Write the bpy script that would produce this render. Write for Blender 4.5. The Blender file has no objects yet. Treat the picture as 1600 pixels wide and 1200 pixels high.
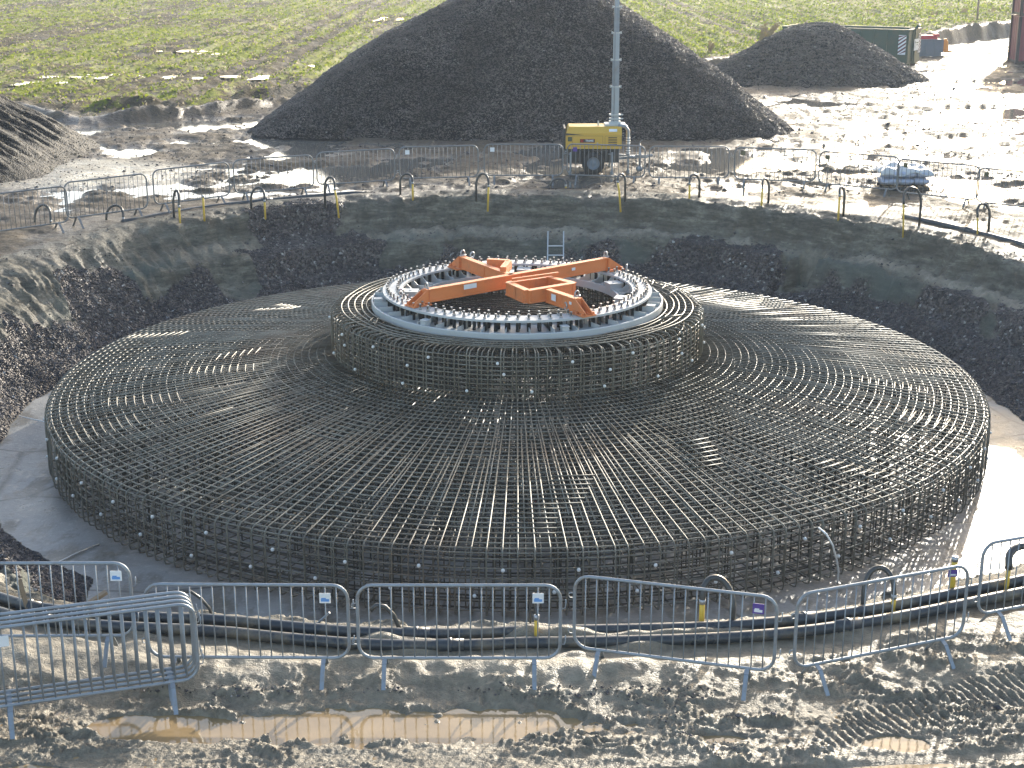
import bpy, math, random
import numpy as np
from mathutils import Vector, Matrix
R = math.radians
sc = bpy.context.scene
random.seed(5); rng = np.random.default_rng(7)

# ---------------------------------------------------------------- camera, sky, sun, exposure
FPX = 2320.0; PITCH = math.atan(.30); CH = 7.95
cam = bpy.data.cameras.new('camera'); camo = bpy.data.objects.new('camera', cam)
sc.collection.objects.link(camo); sc.camera = camo
camo.location = (0, 0, CH); camo.rotation_euler = (math.pi/2 - PITCH, 0, 0)
cam.sensor_width = 36; cam.lens = 36*FPX/1600; cam.clip_start = .3; cam.clip_end = 9000
SUN_AZ, SUN_EL = R(22.5), R(16)
w = bpy.data.worlds.new('World'); sc.world = w; w.use_nodes = True
nt = w.node_tree; sky = nt.nodes.new('ShaderNodeTexSky'); sky.sky_type = 'NISHITA'; sky.sun_disc = False
sky.sun_elevation = SUN_EL; sky.sun_rotation = SUN_AZ; sky.dust_density = 2.0; sky.ozone_density = .35; sky.air_density = .9
nt.links.new(sky.outputs[0], nt.nodes['Background'].inputs[0]); nt.nodes['Background'].inputs[1].default_value = .15
sl = bpy.data.lights.new('sun', 'SUN'); sl.energy = 2.7; sl.angle = R(.5); sl.color = (1, .93, .80)
so = bpy.data.objects.new('sun', sl); sc.collection.objects.link(so)
SD = Vector((math.sin(SUN_AZ)*math.cos(SUN_EL), math.cos(SUN_AZ)*math.cos(SUN_EL), math.sin(SUN_EL)))
so.rotation_euler = SD.to_track_quat('Z', 'Y').to_euler(); so.location = (40, 90, 40)
sc.view_settings.view_transform = 'Standard'; sc.view_settings.look = 'None'
sc.view_settings.exposure = 1.6; sc.view_settings.gamma = 1
sc.render.engine = 'CYCLES'
sc.cycles.max_bounces = 5; sc.cycles.diffuse_bounces = 3; sc.cycles.glossy_bounces = 2
sc.cycles.transparent_max_bounces = 6; sc.cycles.sample_clamp_indirect = 3
sc.cycles.caustics_reflective = False; sc.cycles.caustics_refractive = False
sc.cycles.use_denoising = True; sc.cycles.volume_bounces = 0

# ---------------------------------------------------------------- helpers
def tag(o, label=None, cat=None, group=None, kind=None):
    if label: o['label'] = label
    if cat: o['category'] = cat
    if group: o['group'] = group
    if kind: o['kind'] = kind
    return o
def empty(name, loc=(0,0,0), rz=0, parent=None):
    o = bpy.data.objects.new(name, None); sc.collection.objects.link(o)
    o.location = loc; o.rotation_euler = (0,0,rz); o.empty_display_size = .2
    if parent: o.parent = parent
    return o
def kids(o): return [c for c in sc.collection.objects if c.parent == o]
def link_mesh(name, me, parent=None, loc=(0,0,0), rot=(0,0,0)):
    o = bpy.data.objects.new(name, me); sc.collection.objects.link(o)
    o.location = loc; o.rotation_euler = rot
    if parent: o.parent = parent
    return o
def grid_mesh(name, V, F, mat, cols=None, smooth=True):
    me = bpy.data.meshes.new(name)
    V = np.asarray(V, np.float32); F = np.asarray(F, np.int32); n = len(F); k = F.shape[1]
    me.vertices.add(len(V)); me.vertices.foreach_set('co', V.ravel())
    me.loops.add(n*k); me.loops.foreach_set('vertex_index', F.ravel())
    me.polygons.add(n); me.polygons.foreach_set('loop_start', np.arange(0, n*k, k, dtype=np.int32))
    me.polygons.foreach_set('loop_total', np.full(n, k, np.int32))
    me.polygons.foreach_set('use_smooth', np.full(n, smooth, bool))
    if cols is not None:
        for nm, c in cols.items():
            a = me.color_attributes.new(nm, 'FLOAT_COLOR', 'POINT')
            c4 = np.ones((len(V), 4), np.float32); c4[:, :c.shape[1]] = c; a.data.foreach_set('color', c4.ravel())
    if mat: me.materials.append(mat)
    me.update(calc_edges=True); return me
class MB:
    def __init__(s): s.v = []; s.f = []; s.m = []; s.n = 0
    def add(s, V, F, mi=0):
        s.v.append(np.asarray(V, float)); 
        for f in F: s.f.append([i + s.n for i in f]); s.m.append(mi)
        s.n += len(V)
    def box(s, c, d, rz=0, mi=0, M=None, taper=1.0):
        x, y, z = d[0]/2, d[1]/2, d[2]/2
        V = [(-x,-y,-z),(x,-y,-z),(x,y,-z),(-x,y,-z),(-x*taper,-y*taper,z),(x*taper,-y*taper,z),(x*taper,y*taper,z),(-x*taper,y*taper,z)]
        mat = Matrix.Translation(c) @ (M if M is not None else Matrix.Rotation(rz, 4, 'Z'))
        s.add([tuple(mat @ Vector(v)) for v in V], [(0,3,2,1),(4,5,6,7),(0,1,5,4),(1,2,6,5),(2,3,7,6),(3,0,4,7)], mi)
    def beam(s, p0, p1, wd, h, mi=0, up=(0,0,1)):
        p0 = Vector(p0); p1 = Vector(p1); d = p1-p0; L = d.length; d.normalize()
        sd = d.cross(Vector(up)).normalized(); u = sd.cross(d)
        M = Matrix((d, sd, u)).transposed().to_4x4()
        s.box((p0+p1)/2, (L, wd, h), M=M, mi=mi)
    def tube(s, pts, r, seg=6, closed=False, cap=True, mi=0):
        P = [Vector(p) for p in pts]; n = len(P); V = []; up = None
        rr = r if hasattr(r, '__len__') else [r]*n
        for i in range(n):
            a = P[i-1] if (i > 0 or closed) else P[i]; b = P[(i+1) % n] if (i < n-1 or closed) else P[i]
            t = (b-a); t = t.normalized() if t.length > 1e-9 else Vector((0,0,1))
            if up is None: up = Vector((0,0,1)) if abs(t.z) < .9 else Vector((1,0,0))
            x = up - t*up.dot(t)
            if x.length < 1e-4: x = Vector((1,0,0)) - t*t.x
            x.normalize(); y = t.cross(x); up = x
            for k in range(seg):
                q = 2*math.pi*k/seg; V.append(tuple(P[i] + (x*math.cos(q) + y*math.sin(q))*rr[i]))
        F = []
        for i in range(n if closed else n-1):
            j = (i+1) % n
            for k in range(seg): F.append((i*seg+k, i*seg+(k+1) % seg, j*seg+(k+1) % seg, j*seg+k))
        if cap and not closed: F += [tuple(range(seg))[::-1], tuple((n-1)*seg+k for k in range(seg))]
        s.add(V, F, mi)
    def cyl(s, p0, p1, r0, r1=None, seg=12, mi=0): s.tube([p0, p1], [r0, r0 if r1 is None else r1], seg, mi=mi)
    def prism(s, poly, z0, z1, mi=0, M=None):
        n = len(poly); V = [(x, y, z0) for x, y in poly] + [(x, y, z1) for x, y in poly]
        if M is not None: V = [tuple(M @ Vector(v)) for v in V]
        s.add(V, [tuple(range(n))[::-1], tuple(range(n, 2*n))] + [(i, (i+1) % n, n+(i+1) % n, n+i) for i in range(n)], mi)
    def lathe(s, prof, c=(0,0,0), seg=48, mi=0, closed=False, axis='Z', a0=0):
        V = []; n = len(prof)
        for k in range(seg):
            q = 2*math.pi*k/seg + a0
            for r, z in prof:
                p = (r*math.cos(q), r*math.sin(q), z)
                if axis == 'Y': p = (p[0], p[2], p[1])
                V.append((p[0]+c[0], p[1]+c[1], p[2]+c[2]))
        F = []
        for k in range(seg):
            j = (k+1) % seg
            for i in range(n if closed else n-1):
                i2 = (i+1) % n; F.append((k*n+i, j*n+i, j*n+i2, k*n+i2))
        s.add(V, F, mi)
    def mesh(s, name, mats, smooth=False):
        me = bpy.data.meshes.new(name); V = np.concatenate(s.v) if s.v else np.zeros((0,3))
        me.from_pydata(V.tolist(), [], s.f)
        for m in (mats if isinstance(mats, (list, tuple)) else [mats]): me.materials.append(m)
        me.polygons.foreach_set('material_index', s.m); me.polygons.foreach_set('use_smooth', [smooth]*len(s.f))
        me.update(); return me
    def build(s, name, mats, parent=None, smooth=False, loc=(0,0,0), rot=(0,0,0)):
        return link_mesh(name, s.mesh(name, mats, smooth), parent, loc, rot)

# ---------------------------------------------------------------- noise (numpy)
def _h(ix, iy, seed):
    n = (ix.astype(np.int64)*374761393 + iy.astype(np.int64)*668265263 + seed*974634777) & 0xffffffff
    n = ((n ^ (n >> 13))*1274126177) & 0xffffffff; n = n ^ (n >> 16)
    return (n & 0xffff).astype(np.float32)/65535.0
def gn(x, y, seed=0):
    x0 = np.floor(x); y0 = np.floor(y); fx = (x-x0).astype(np.float32); fy = (y-y0).astype(np.float32)
    u = fx*fx*fx*(fx*(fx*6-15)+10); v = fy*fy*fy*(fy*(fy*6-15)+10); o = 0
    g = []
    for dx in (0, 1):
        for dy in (0, 1):
            a = _h(x0+dx, y0+dy, seed)*6.2831853; g.append(np.cos(a)*(fx-dx) + np.sin(a)*(fy-dy))
    return ((g[0]*(1-u)+g[2]*u)*(1-v) + (g[1]*(1-u)+g[3]*u)*v)*1.5
def fbm(x, y, f, o=3, seed=0, ridge=False, lac=2.03, gain=.5):
    t = 0; a = 1; s = 0
    for k in range(o):
        n = gn(x*f+17.3*k, y*f-9.1*k, seed+k)
        if ridge: n = 1-2*np.abs(n)
        t = t + a*n; s += a; a *= gain; f *= lac
    return t/s
def ss(a, b, x): t = np.clip((x-a)/(b-a), 0, 1); return t*t*(3-2*t)

# ---------------------------------------------------------------- site layout
PX, PY = .15, 28.2          # pit centre
CX, CY = .1, 27.9           # foundation centre
FLOOR = -1.25
def base(y):
    y = np.asarray(y, float); return 1.2*ss(15.5, 42.5, y)
def px(u, v, dz=0.0, z=None):
    """point of the ground (plus dz) seen at pixel u,v of the 1600x1200 picture"""
    cp, sp = math.cos(PITCH), math.sin(PITCH); a = (u-800)/FPX; b = (600-v)/FPX
    d = (a, cp + b*sp, -sp + b*cp); zz = 0.6 if z is None else z
    for _ in range(30):
        t = (zz-CH)/d[2]
        if z is not None: break
        zz = float(base(t*d[1])) + dz
    return Vector((t*d[0], t*d[1], CH + t*d[2]))
TH = np.radians([-180, -150, -130, -118, -107, -90, -70, -62, -50, -30, 0, 30, 60, 90, 120, 150, 180])
RIM = np.array([12.9, 12.9, 12.8, 12.7, 12.1, 11.85, 12.05, 12.1, 12.3, 12.6, 13.1, 13.3, 13.3, 13.35, 13.35, 13.1, 12.9])
def rim(th): return np.interp(th, TH, RIM)
# line between the stripped yard and the field, as y over x (from points along its foot)
BP = [(-40, 165), (20, 178), (120, 196), (250, 186), (440, 166), (600, 150), (1060, 118), (1160, 104), (1240, 96), (1440, 76), (1500, 66), (1600, 56), (1700, 50)]
BL = [px(u, v, z=1.2) for u, v in BP]
BXs = np.array([-200, -60] + [p.x for p in BL] + [90, 250]); BYs = np.array([30, 50] + [p.y for p in BL] + [130, 200])
def field_line(x): return np.interp(x, BXs, BYs)

def terrain(x, y):
    x = x.astype(np.float64); y = y.astype(np.float64); N = len(x)
    zb = base(y); dx = x-PX; dy = y-PY; r = np.hypot(dx, dy); th = np.arctan2(dy, dx)
    rr = rim(th) + .18*fbm(np.cos(th)*3, np.sin(th)*3, 1.3, 3, 3) + (.05+.07*ss(28, 34, y))*gn(x*3, y*3, 8) + .16*ss(28, 34, y)*gn(x*.9, y*.9, 9)
    rf = 10.05 + .22*gn(np.cos(th)*4, np.sin(th)*4, 31) + .10*gn(x*1.7, y*1.7, 32)
    ff = ss(R(-131), R(-118), th)*ss(R(-30), R(-55), th); rf = rf*(1-ff) + (rr-.42)*ff
    out = ss(-.1, .35, r-rr)
    low = fbm(x, y, .35, 3, 40)
    mid = fbm(x, y, 1.6, 3, 50)
    clod = fbm(x*.8, y*1.2, 4.2, 4, 60, True)
    clod2 = fbm(x*.75, y*1.25, 2.1, 4, 64, True)
    yr = fbm(x*.28+.25*y, y*1.0-.1*x, 1.6, 4, 67, True)
    z = zb + .05*low*out
    # --- yard / front mud
    front = ss(17.2, 15.6, y)*ss(30, 12, np.abs(x))
    side = (1-front)
    bank = ss(14.45, 15.5, y + .12*low + .12*mid)              # smooth strip carrying the barriers
    patch = ss(-.12, .16, fbm(x*.75, y*1.7, .9, 3, 222)); rut = ss(.16, .07, np.abs(y-13.05-.10*x-.12*gn(x*.5, y*0, 223)))*.8
    rough_f = (1-.90*bank*ss(4.5, 2.0, x))*front*(.36+.64*patch)*(1-rut)
    zf = -.15*(1-bank) + .09*bank*ss(3.5, 2, x) + .035*bank*mid + .03*bank*gn(x*4.5, y*4.5, 66) - .03*bank
    fine = fbm(x, y, 11, 3, 210, True); finer = gn(x*27, y*27, 215)
    zf += rough_f*(.85+.15*ss(13.3, 14.2, y))*(.085*np.maximum(clod2-.05, 0)*(.6+.7*np.maximum(fine, 0)) + .065*clod*ss(-.2, .5, mid+low) + .026*fine + .006*finer - .015)
    zf = zf - .06*rut*front*ss(13.6, 13.3, y)
    # caterpillar tread, right of the bank
    tr = ss(.42, .25, np.abs((y-14.55) - .42*(x-4.6)))*ss(2.9, 3.5, x)*ss(-.45, .1, mid+.2)
    tr2 = ss(.30, .22, np.abs((x+5.0) + .25*(y-13)))*ss(13.6, 13.2, y)
    s1 = (x*.9+y*.42)/.105 + .5*mid
    zf += tr*.020*np.sign(np.sin(2*math.pi*s1/1.0 + 1.2*mid))*np.abs(np.sin(2*math.pi*s1 + 1.2*mid))**.5
    zf += tr2*.03*np.sin(2*math.pi*(y + .3*x)/.11)
    # long puddle
    fine0 = fbm(x*.8, y*1.4, 6, 2, 211)
    e = ((x+1.25)/2.75)**2 + ((y-14.24-.015*x)/.40)**2 + .7*mid + .3*low + .8*np.maximum(gn(x*3.1, y*5, 77), 0) + .5*np.maximum(fine0, 0)
    pud = ss(1.15, .55, e); e2 = ((x+3.75)/.95)**2 + ((y-14.2)/.30)**2 + .4*mid; pud = np.maximum(pud, ss(1.1, .6, e2))
    for cx_, cy_, ax_, ay_ in ((4.05, 13.85, .36, .17), (2.95, 13.25, .45, .14), (-4.9, 13.3, .4, .15), (5.2, 13.2, .4, .15), (2.2, 13.95, .3, .1)):
        pud = np.maximum(pud, ss(1.1, .6, ((x-cx_)/ax_)**2 + ((y-cy_)/ay_)**2 + .5*mid))
    zf = zf*(1-.93*pud) - .205*pud
    # sand ridge heaped along the pipes
    bf = ss(17.9, 17.2, y)*ss(1.0, .75, r-rr)
    zf = zf*(1-.75*bf) - .035*bf
    zf += (.20+.16*ss(4, 2, x))*np.maximum(fbm(np.degrees(th)*.09, r*1.2, 1, 3, 91)-.04, 0)*ss(17.9, 17.2, y)*np.exp(-((r-rr-.45)/.4)**2)*2
    # --- back yard mud
    dist = np.clip((y-43)/40, 0, 1)
    flow = fbm(x*.35, y*1.1, .9, 4, 101, True)       # ruts swept along the haul road
    back = ss(36, 44, y)+.6*ss(9, 12, np.abs(dx))*ss(16, 20, y); back = np.clip(back, 0, 1)
    dead = ss(.15, -.25, low+.35*mid)                 # flat wet areas
    zy = back*out*((.045+.04*dist)*np.maximum(yr, -.25)*(1-.8*dead)*(.45+.55*ss(-.2, .25, mid)) + .012*clod*(1-.8*dead)*ss(-.1, .2, mid) + .045*mid*(1-dead) + .05*flow*(1-.6*dead) - .05*dead - .02)
    for cx_, cy_, ax_, ay_ in ((-5.6, 44.5, 3.2, 2.3), (-9.0, 40.8, 2.3, .8), (-11.5, 57, 4.0, 1.6), (-6.5, 56, 3, 1.2), (6.8, 45.6, 3.6, 1.5), (14.5, 52, 3.5, 2.2), (20, 60, 6, 3.2), (10.5, 44.5, 1.6, .7), (26, 74, 4, 2), (-8, 52, 3, 1.2)):
        q = ss(1.15, .5, ((x-cx_)/ax_)**2 + ((y-cy_)/ay_)**2 + .9*mid + .5*low)
        zy = zy*(1-.8*q) - .07*q*out
    sq = ss(1.3, .6, ((x+14.0)/4.6)**2+((y-44.5)/3.0)**2 + .25*mid)*ss(40.5, 41.5, y); zy = zy*(1-.8*sq)+.02*sq
    # --- the field behind, raised, with a soil ridge on its edge
    fl = field_line(x) + .5*gn(x*.25, y*.02, 12) + .25*gn(x*.9, y*.1, 13)
    df = y-fl
    right = ss(0, 12, x)
    lift = (.55*right + .22*(1-right) + .5*ss(22, 32, x))
    fz = lift*ss(-.2, .5+.3*(1-right), df)
    fz += (1-right)*(.45*np.exp(-((df-.2)/.55)**2)*(.7+.6*gn(x*.45, y*.1, 14)) + .38*np.exp(-((df-4.2-1.5*gn(x*.12, y*.03, 15))/.7)**2)*ss(.0, .5, gn(x*.18+3, y*.05, 16)+.3))
    fm = ss(.4, 2.2, df)
    furrow = fbm(x*1.6, y*.22, .9, 3, 120) + .5*fbm(x, y*.5, 2.2, 2, 121)
    trk = 0*x
    for tx, tw in ((-12.0, .5), (-14.0, .5), (-29.5, .6), (-31.6, .6), (-45, .6), (-47, .6), (16.5, .6), (18.6, .6)):
        trk = np.maximum(trk, np.exp(-((x-tx+.02*(y-60)+.3*gn(x*0, y*.06, 19))/tw)**2))
    fz += fm*(.17*furrow + .08*low - .10*trk + .05*np.sin(x*2*np.pi/1.5+.6*gn(x*.1, y*.1, 7)))
    z = z + zf*out*front + zy*out*(1-fm)*(1-front) + fz*ss(43, 50, y)
    # --- pit
    s = np.clip((r-rf)/(rr-rf), 0, 1)
    zt = zb
    pl = .06*ss(0, .08, s) + .94*ss(0, 1, s)**.85                              # raked earth bank
    pb = .30*ss(.0, .36, s) + .27*ss(.34, .48, s) + .05*ss(.5, .66, s) + .34*ss(.66, .86, s) + .04*ss(.86, 1, s)
    wl = ss(R(118), R(150), th)+ss(R(-150), R(-170), th); wl = np.clip(wl, 0, 1)
    jag = .04*gn(x*.9, y*.9, 140)
    pb2 = .30*ss(.0, .36+jag, s) + .27*ss(.34+jag, .46+jag, s) + .05*ss(.5, .66, s) + .34*ss(.66+jag, .84+jag, s) + .04*ss(.86, 1, s)
    P = wl*pl + (1-wl)*pb2
    isP = 1-ss(.97, 1.02, (r-rf)/(rr-rf))
    zp = FLOOR + (zt-FLOOR)*P
    ang = th*12.0
    gro = .8*fbm(ang + .5*mid*.3, s*3*.22, 1.7, 3, 150, True) + .75*fbm(ang+.08*mid, s*3*.25, 5.5, 3, 158, True)
    rake = wl*np.sin(np.pi*np.clip(s*1.15, 0, 1))*(.5+.5*ss(-.3, .3, gn(ang*.4, s*2, 151)))
    wallb = (1-wl)*np.sin(np.pi*s)
    # gravel tipped down the sides
    gr = np.maximum(ss(.48, .16, s + .25*gn(ang*.45, s*2, 160) + .1*gn(ang*1.5, s*6, 162)), 0)
    for a0, aw, s0 in ((118, 9, .95), (-143, 15, 1.0), (165, 22, .40), (150, 7, .66), (62, 10, .62), (28, 8, .5), (8, 13, 1.1), (-12, 14, 1.2), (172, 9, .5), (-160, 16, .7), (105, 4, .2)):
        da = (np.degrees(th)-a0+180) % 360-180
        gr = np.maximum(gr, ss(1.35, .55, (da/aw)**2 + (s/s0)**4 + .55*gn(ang*.9, s*5, 161) + .35*gn(ang*2.6, s*12, 163)))
    gr = gr*(s > 0.003)*(r < rr+.1)
    zp = zp + (rake*.24*gro + wallb*(.16*mid + .16*low + .13*fbm(ang*1.1, s*2, 1.6, 4, 155, True) + .05*clod + .07*fbm(ang, s*7, 2.5, 4, 157)))*(1-gr*.75) + gr*.05*fbm(x, y, 1.2, 3, 159)*np.sin(np.pi*s) + gr*(.05*np.sin(np.pi*s) + .02*mid)
    # undercut hollow in the right-hand bank, slots beside it
    dg = np.degrees(th)+.6*gn(s*9, s*0, 190); zp -= .75*ss(1.7, 1.1, np.abs(dg-50.8))*ss(.26, .34, s)*ss(.66, .58, s)
    zp -= .30*ss(.7, .35, np.abs(dg-53.6))*ss(.1, .2, s)*ss(.56, .5, s)
    z = np.where(r < rr+.02, zp, z)
    floor_ = (s <= 0.003)
    z = np.where(floor_, FLOOR + .012*low + .006*mid, z)
    # masks: gravel, grass, sand, wet
    sand = np.clip(front*(.62+.1*bank+.35*ss(0, .5, low)) + 1.0*sq + .18*wl*(r < rr)*ss(-.1, .5, gn(ang*.35, s*3, 171)) , 0, 1)
    sand = np.maximum(sand, .8*ss(1.0, .4, ((np.degrees(th)+177)/16)**2 + ((s-.45)/.3)**2)*(r < rr))
    ledge = (1-wl)*np.exp(-((s-.58-jag*.5)/.075)**2)*(r < rr); sand = np.maximum(sand, .95*ledge*(.55+.45*ss(-.3, .2, mid)))
    clay = (r < rr)*(1-gr)*np.clip(ss(.0, .45, gn(ang*.22+5, s*3.1, 173))*ss(.12, .3, s)*ss(.62, .45, s)*1.2, 0, 1)
    grass = fm*(1-.75*trk)*np.clip(.60 + .85*fbm(x*.5, y*.12, .5, 3, 180) + .35*right, .05, 1)*ss(.4, 5+3*(1-right), df)**.5
    kind = np.where(floor_, 3, np.where(r < rr+.05, 2, np.where(df > .6, 1, 0)))
    return z, dict(mA=np.stack([gr, grass, sand], 1), mB=np.stack([clay, np.clip(dead*back+pud, 0, 1), fm], 1), mC=np.stack([(r < rr+.03)*1.0, fm*0, fm*0], 1)), kind

# ---------------------------------------------------------------- ground sheet
ys = [-3000, -800, -200, -60, -20, -6, 0, 4, 7, 8.6]
y = 9.6
while y < 46.5: ys.append(y); y += .00172*y
while y < 135: ys.append(y); y += .0036*y
while y < 420: ys.append(y); y += .02*y
while y < 9000: ys.append(y); y += .18*y
ys = np.array(ys); NC = 830
u = np.linspace(-1, 1, NC); ext = 1 + np.array([.02, .05, .1, .17, .27, .4, .6, .9, 1.4, 2.2, 3.5, 6, 11, 22, 60])
u = np.concatenate([-ext[::-1], u, ext])
hw = .362*np.maximum(ys, 9)+1.7
GX = u[None, :]*hw[:, None]; GY = np.repeat(ys[:, None], len(u), 1)
gz, gm, gk = terrain(GX.ravel(), GY.ravel())
GV = np.stack([GX.ravel(), GY.ravel(), gz], 1)
nr, ncol = GX.shape
idx = np.arange(nr*ncol).reshape(nr, ncol)
Q = np.stack([idx[:-1, :-1], idx[:-1, 1:], idx[1:, 1:], idx[1:, :-1]], -1).reshape(-1, 4)
qk = gk[Q].min(1); qk = np.where((gk[Q] == 3).all(1), 3, np.where((gk[Q] >= 2).all(1), 2, np.where((gk[Q] == 1).all(1), 1, 0)))
def ground_z(x, y):
    z, _, _ = terrain(np.array([x], float), np.array([y], float)); return float(z[0])

# ---------------------------------------------------------------- material builder
class NM:
    def __init__(s, name):
        s.m = bpy.data.materials.new(name); s.m.use_nodes = True; s.t = s.m.node_tree; s.b = s.t.nodes['Principled BSDF']
    def n(s, ty, ins=None, **kw):
        n = s.t.nodes.new(ty)
        for k, v in kw.items(): setattr(n, k, v)
        for k, v in (ins or {}).items(): s.set(n, k, v)
        return n
    def set(s, n, k, v):
        i = n.inputs[k]
        if hasattr(v, 'is_output') or isinstance(v, bpy.types.NodeSocket): s.t.links.new(v, i)
        elif isinstance(v, bpy.types.Node): s.t.links.new(v.outputs[0], i)
        else:
            if isinstance(v, tuple) and len(v) == 3 and i.type == 'RGBA': v = v + (1,)
            i.default_value = v
    def mix(s, f, a, b):
        n = s.n('ShaderNodeMix', data_type='RGBA'); s.set(n, 0, f); s.set(n, 6, a); s.set(n, 7, b); return n.outputs[2]
    def math(s, op, a, b=0.0, clamp=False):
        n = s.n('ShaderNodeMath', operation=op, use_clamp=clamp); s.set(n, 0, a); s.set(n, 1, b); return n.outputs[0]
    def noise(s, sc_, det=4, rough=.55, co=None, dist=0):
        n = s.n('ShaderNodeTexNoise'); n.inputs['Scale'].default_value = sc_; n.inputs['Detail'].default_value = det
        n.inputs['Roughness'].default_value = rough; n.inputs['Distortion'].default_value = dist
        if co is not None: s.set(n, 'Vector', co)
        return n.outputs['Fac']
    def vor(s, sc_, co=None, feature='F1', out='Distance'):
        n = s.n('ShaderNodeTexVoronoi', feature=feature); n.inputs['Scale'].default_value = sc_
        if co is not None: s.set(n, 'Vector', co)
        return n.outputs[out]
    def ramp(s, f, stops):
        n = s.n('ShaderNodeValToRGB'); e = n.color_ramp.elements
        while len(e) < len(stops): e.new(.5)
        for i, (p, c) in enumerate(stops):
            e[i].position = p; e[i].color = (c, c, c, 1) if not hasattr(c, '__len__') else tuple(c)+(1,)
        s.set(n, 0, f); return n.outputs[0]
    def co(s): return s.n('ShaderNodeTexCoord').outputs['Object']
    def geo(s): return s.n('ShaderNodeNewGeometry').outputs['Position']
    def scale(s, v, xyz):
        n = s.n('ShaderNodeMapping'); s.set(n, 'Vector', v); n.inputs['Scale'].default_value = xyz; return n.outputs[0]
    def attr(s, name):
        a = s.n('ShaderNodeAttribute', attribute_name=name); sp = s.n('ShaderNodeSeparateColor'); s.set(sp, 0, a.outputs['Color']); return sp.outputs
    def bump(s, h, st=.5, d=.02, nrm=None):
        n = s.n('ShaderNodeBump'); n.inputs['Strength'].default_value = st; n.inputs['Distance'].default_value = d
        s.set(n, 'Height', h)
        if nrm is not None: s.set(n, 'Normal', nrm)
        return n.outputs[0]
    def out(s, **kw):
        nm = dict(col='Base Color', rough='Roughness', metal='Metallic', normal='Normal', spec='Specular IOR Level', trans='Transmission Weight', ior='IOR', coat='Coat Weight', coatr='Coat Roughness', alpha='Alpha')
        for k, v in kw.items(): s.set(s.b, nm[k], v)
        return s.m

def mat_ground():
    M = NM('wet_ground'); P = M.geo(); A = M.attr('mA'); B = M.attr('mB')
    n1 = M.noise(.7, 5, .6, P); n2 = M.noise(7, 6, .65, P); n3 = M.noise(60, 3, .6, P)
    mud = M.mix(M.ramp(n1, [(.35, 0), (.65, 1)]), (.050, .040, .031), (.115, .091, .064))
    mud = M.mix(M.math('MULTIPLY', M.ramp(n2, [(.4, 0), (.7, 1)]), .6), mud, (.19, .15, .10))
    C2 = M.attr('mC'); earth = M.mix(M.ramp(n1, [(.35, 0), (.65, 1)]), (.105, .096, .074), (.185, .168, .13)); mud = M.mix(C2[0], mud, earth)
    ns = M.noise(1.6, 6, .7, M.scale(P, (1, 1, 4.5)))
    mud = M.mix(M.math('MULTIPLY', C2[0], M.ramp(ns, [(.47, .0), (.60, .7)])), mud, (.055, .050, .040)); mud = M.mix(M.math('MULTIPLY', C2[0], M.ramp(ns, [(.36, .8), (.45, 0)])), mud, (.26, .235, .185))
    mud = M.mix(M.ramp(M.noise(11, 4, .7, P), [(.5, 0), (.62, .4)]), mud, (.05, .043, .034))
    sand = M.mix(M.ramp(n2, [(.3, 0), (.75, 1)]), (.17, .145, .103), (.37, .325, .24))
    c = M.mix(A[2], mud, sand)
    c = M.mix(B[0], c, M.mix(n2, (.075, .085, .072), (.135, .15, .128)))
    # gravel: stones as cells
    v1 = M.n('ShaderNodeTexVoronoi'); M.set(v1, 'Vector', P); v1.inputs['Scale'].default_value = 17
    sp = M.n('ShaderNodeSeparateColor'); M.set(sp, 0, v1.outputs['Color'])
    grav = M.ramp(sp.outputs[0], [(0, (.055, .047, .045)), (.55, (.115, .098, .092)), (.85, (.19, .16, .145)), (.97, (.22, .20, .18)), (1, (.55, .53, .50))])
    gm = M.ramp(M.math('ADD', A[0], M.math('MULTIPLY', M.math('SUBTRACT', n2, .5), .7)), [(.4, 0), (.55, 1)])
    c = M.mix(gm, c, grav)
    # field
    fco = M.scale(P, (1.2, .35, 1)); fn = M.noise(2.2, 5, .7, fco); fn2 = M.noise(9, 4, .7, M.scale(P, (1, .4, 1)))
    soil = M.mix(fn2, (.03, .026, .018), (.13, .11, .075)); gr = M.mix(fn2, (.05, .068, .008), (.25, .29, .03))
    gr = M.mix(M.ramp(M.noise(.08, 3, .5, P), [(.4, 0), (.65, .6)]), gr, (.33, .31, .13))
    gf = M.ramp(M.math('ADD', M.math('MULTIPLY', A[1], .75), M.math('MULTIPLY', M.math('SUBTRACT', fn, .5), 1.5)), [(.28, 0), (.48, 1)])
    c = M.mix(B[2], c, M.mix(gf, soil, gr))
    rough = M.ramp(M.math('ADD', M.math('MULTIPLY', B[1], -.35), n1), [(.2, .36), (.7, .75)])
    rough = M.math('SUBTRACT', rough, M.math('MULTIPLY', A[2], .12)); rough = M.math('ADD', rough, M.math('MULTIPLY', B[2], .5), True)
    h = M.math('ADD', M.math('MULTIPLY', n2, .6), M.math('MULTIPLY', n3, .25))
    hg = M.math('MULTIPLY', M.math('SUBTRACT', 1.0, v1.outputs['Distance']), 1.3)
    hm = M.n('ShaderNodeMix', data_type='FLOAT'); M.set(hm, 0, gm); M.set(hm, 2, h); M.set(hm, 3, hg)
    far = M.noise(2.6, 5, .7, M.scale(P, (.6, 1, 1))); h2 = M.math('ADD', hm.outputs[0], M.math('MULTIPLY', M.math('MULTIPLY', far, M.math('ADD', B[2], .25)), 4.0))
    return M.out(col=c, rough=rough, normal=M.bump(h2, 1.0, .07), spec=M.math('ADD', .10, M.math('ADD', M.math('MULTIPLY', A[2], .42), M.math('MULTIPLY', B[1], .25))))
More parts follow.
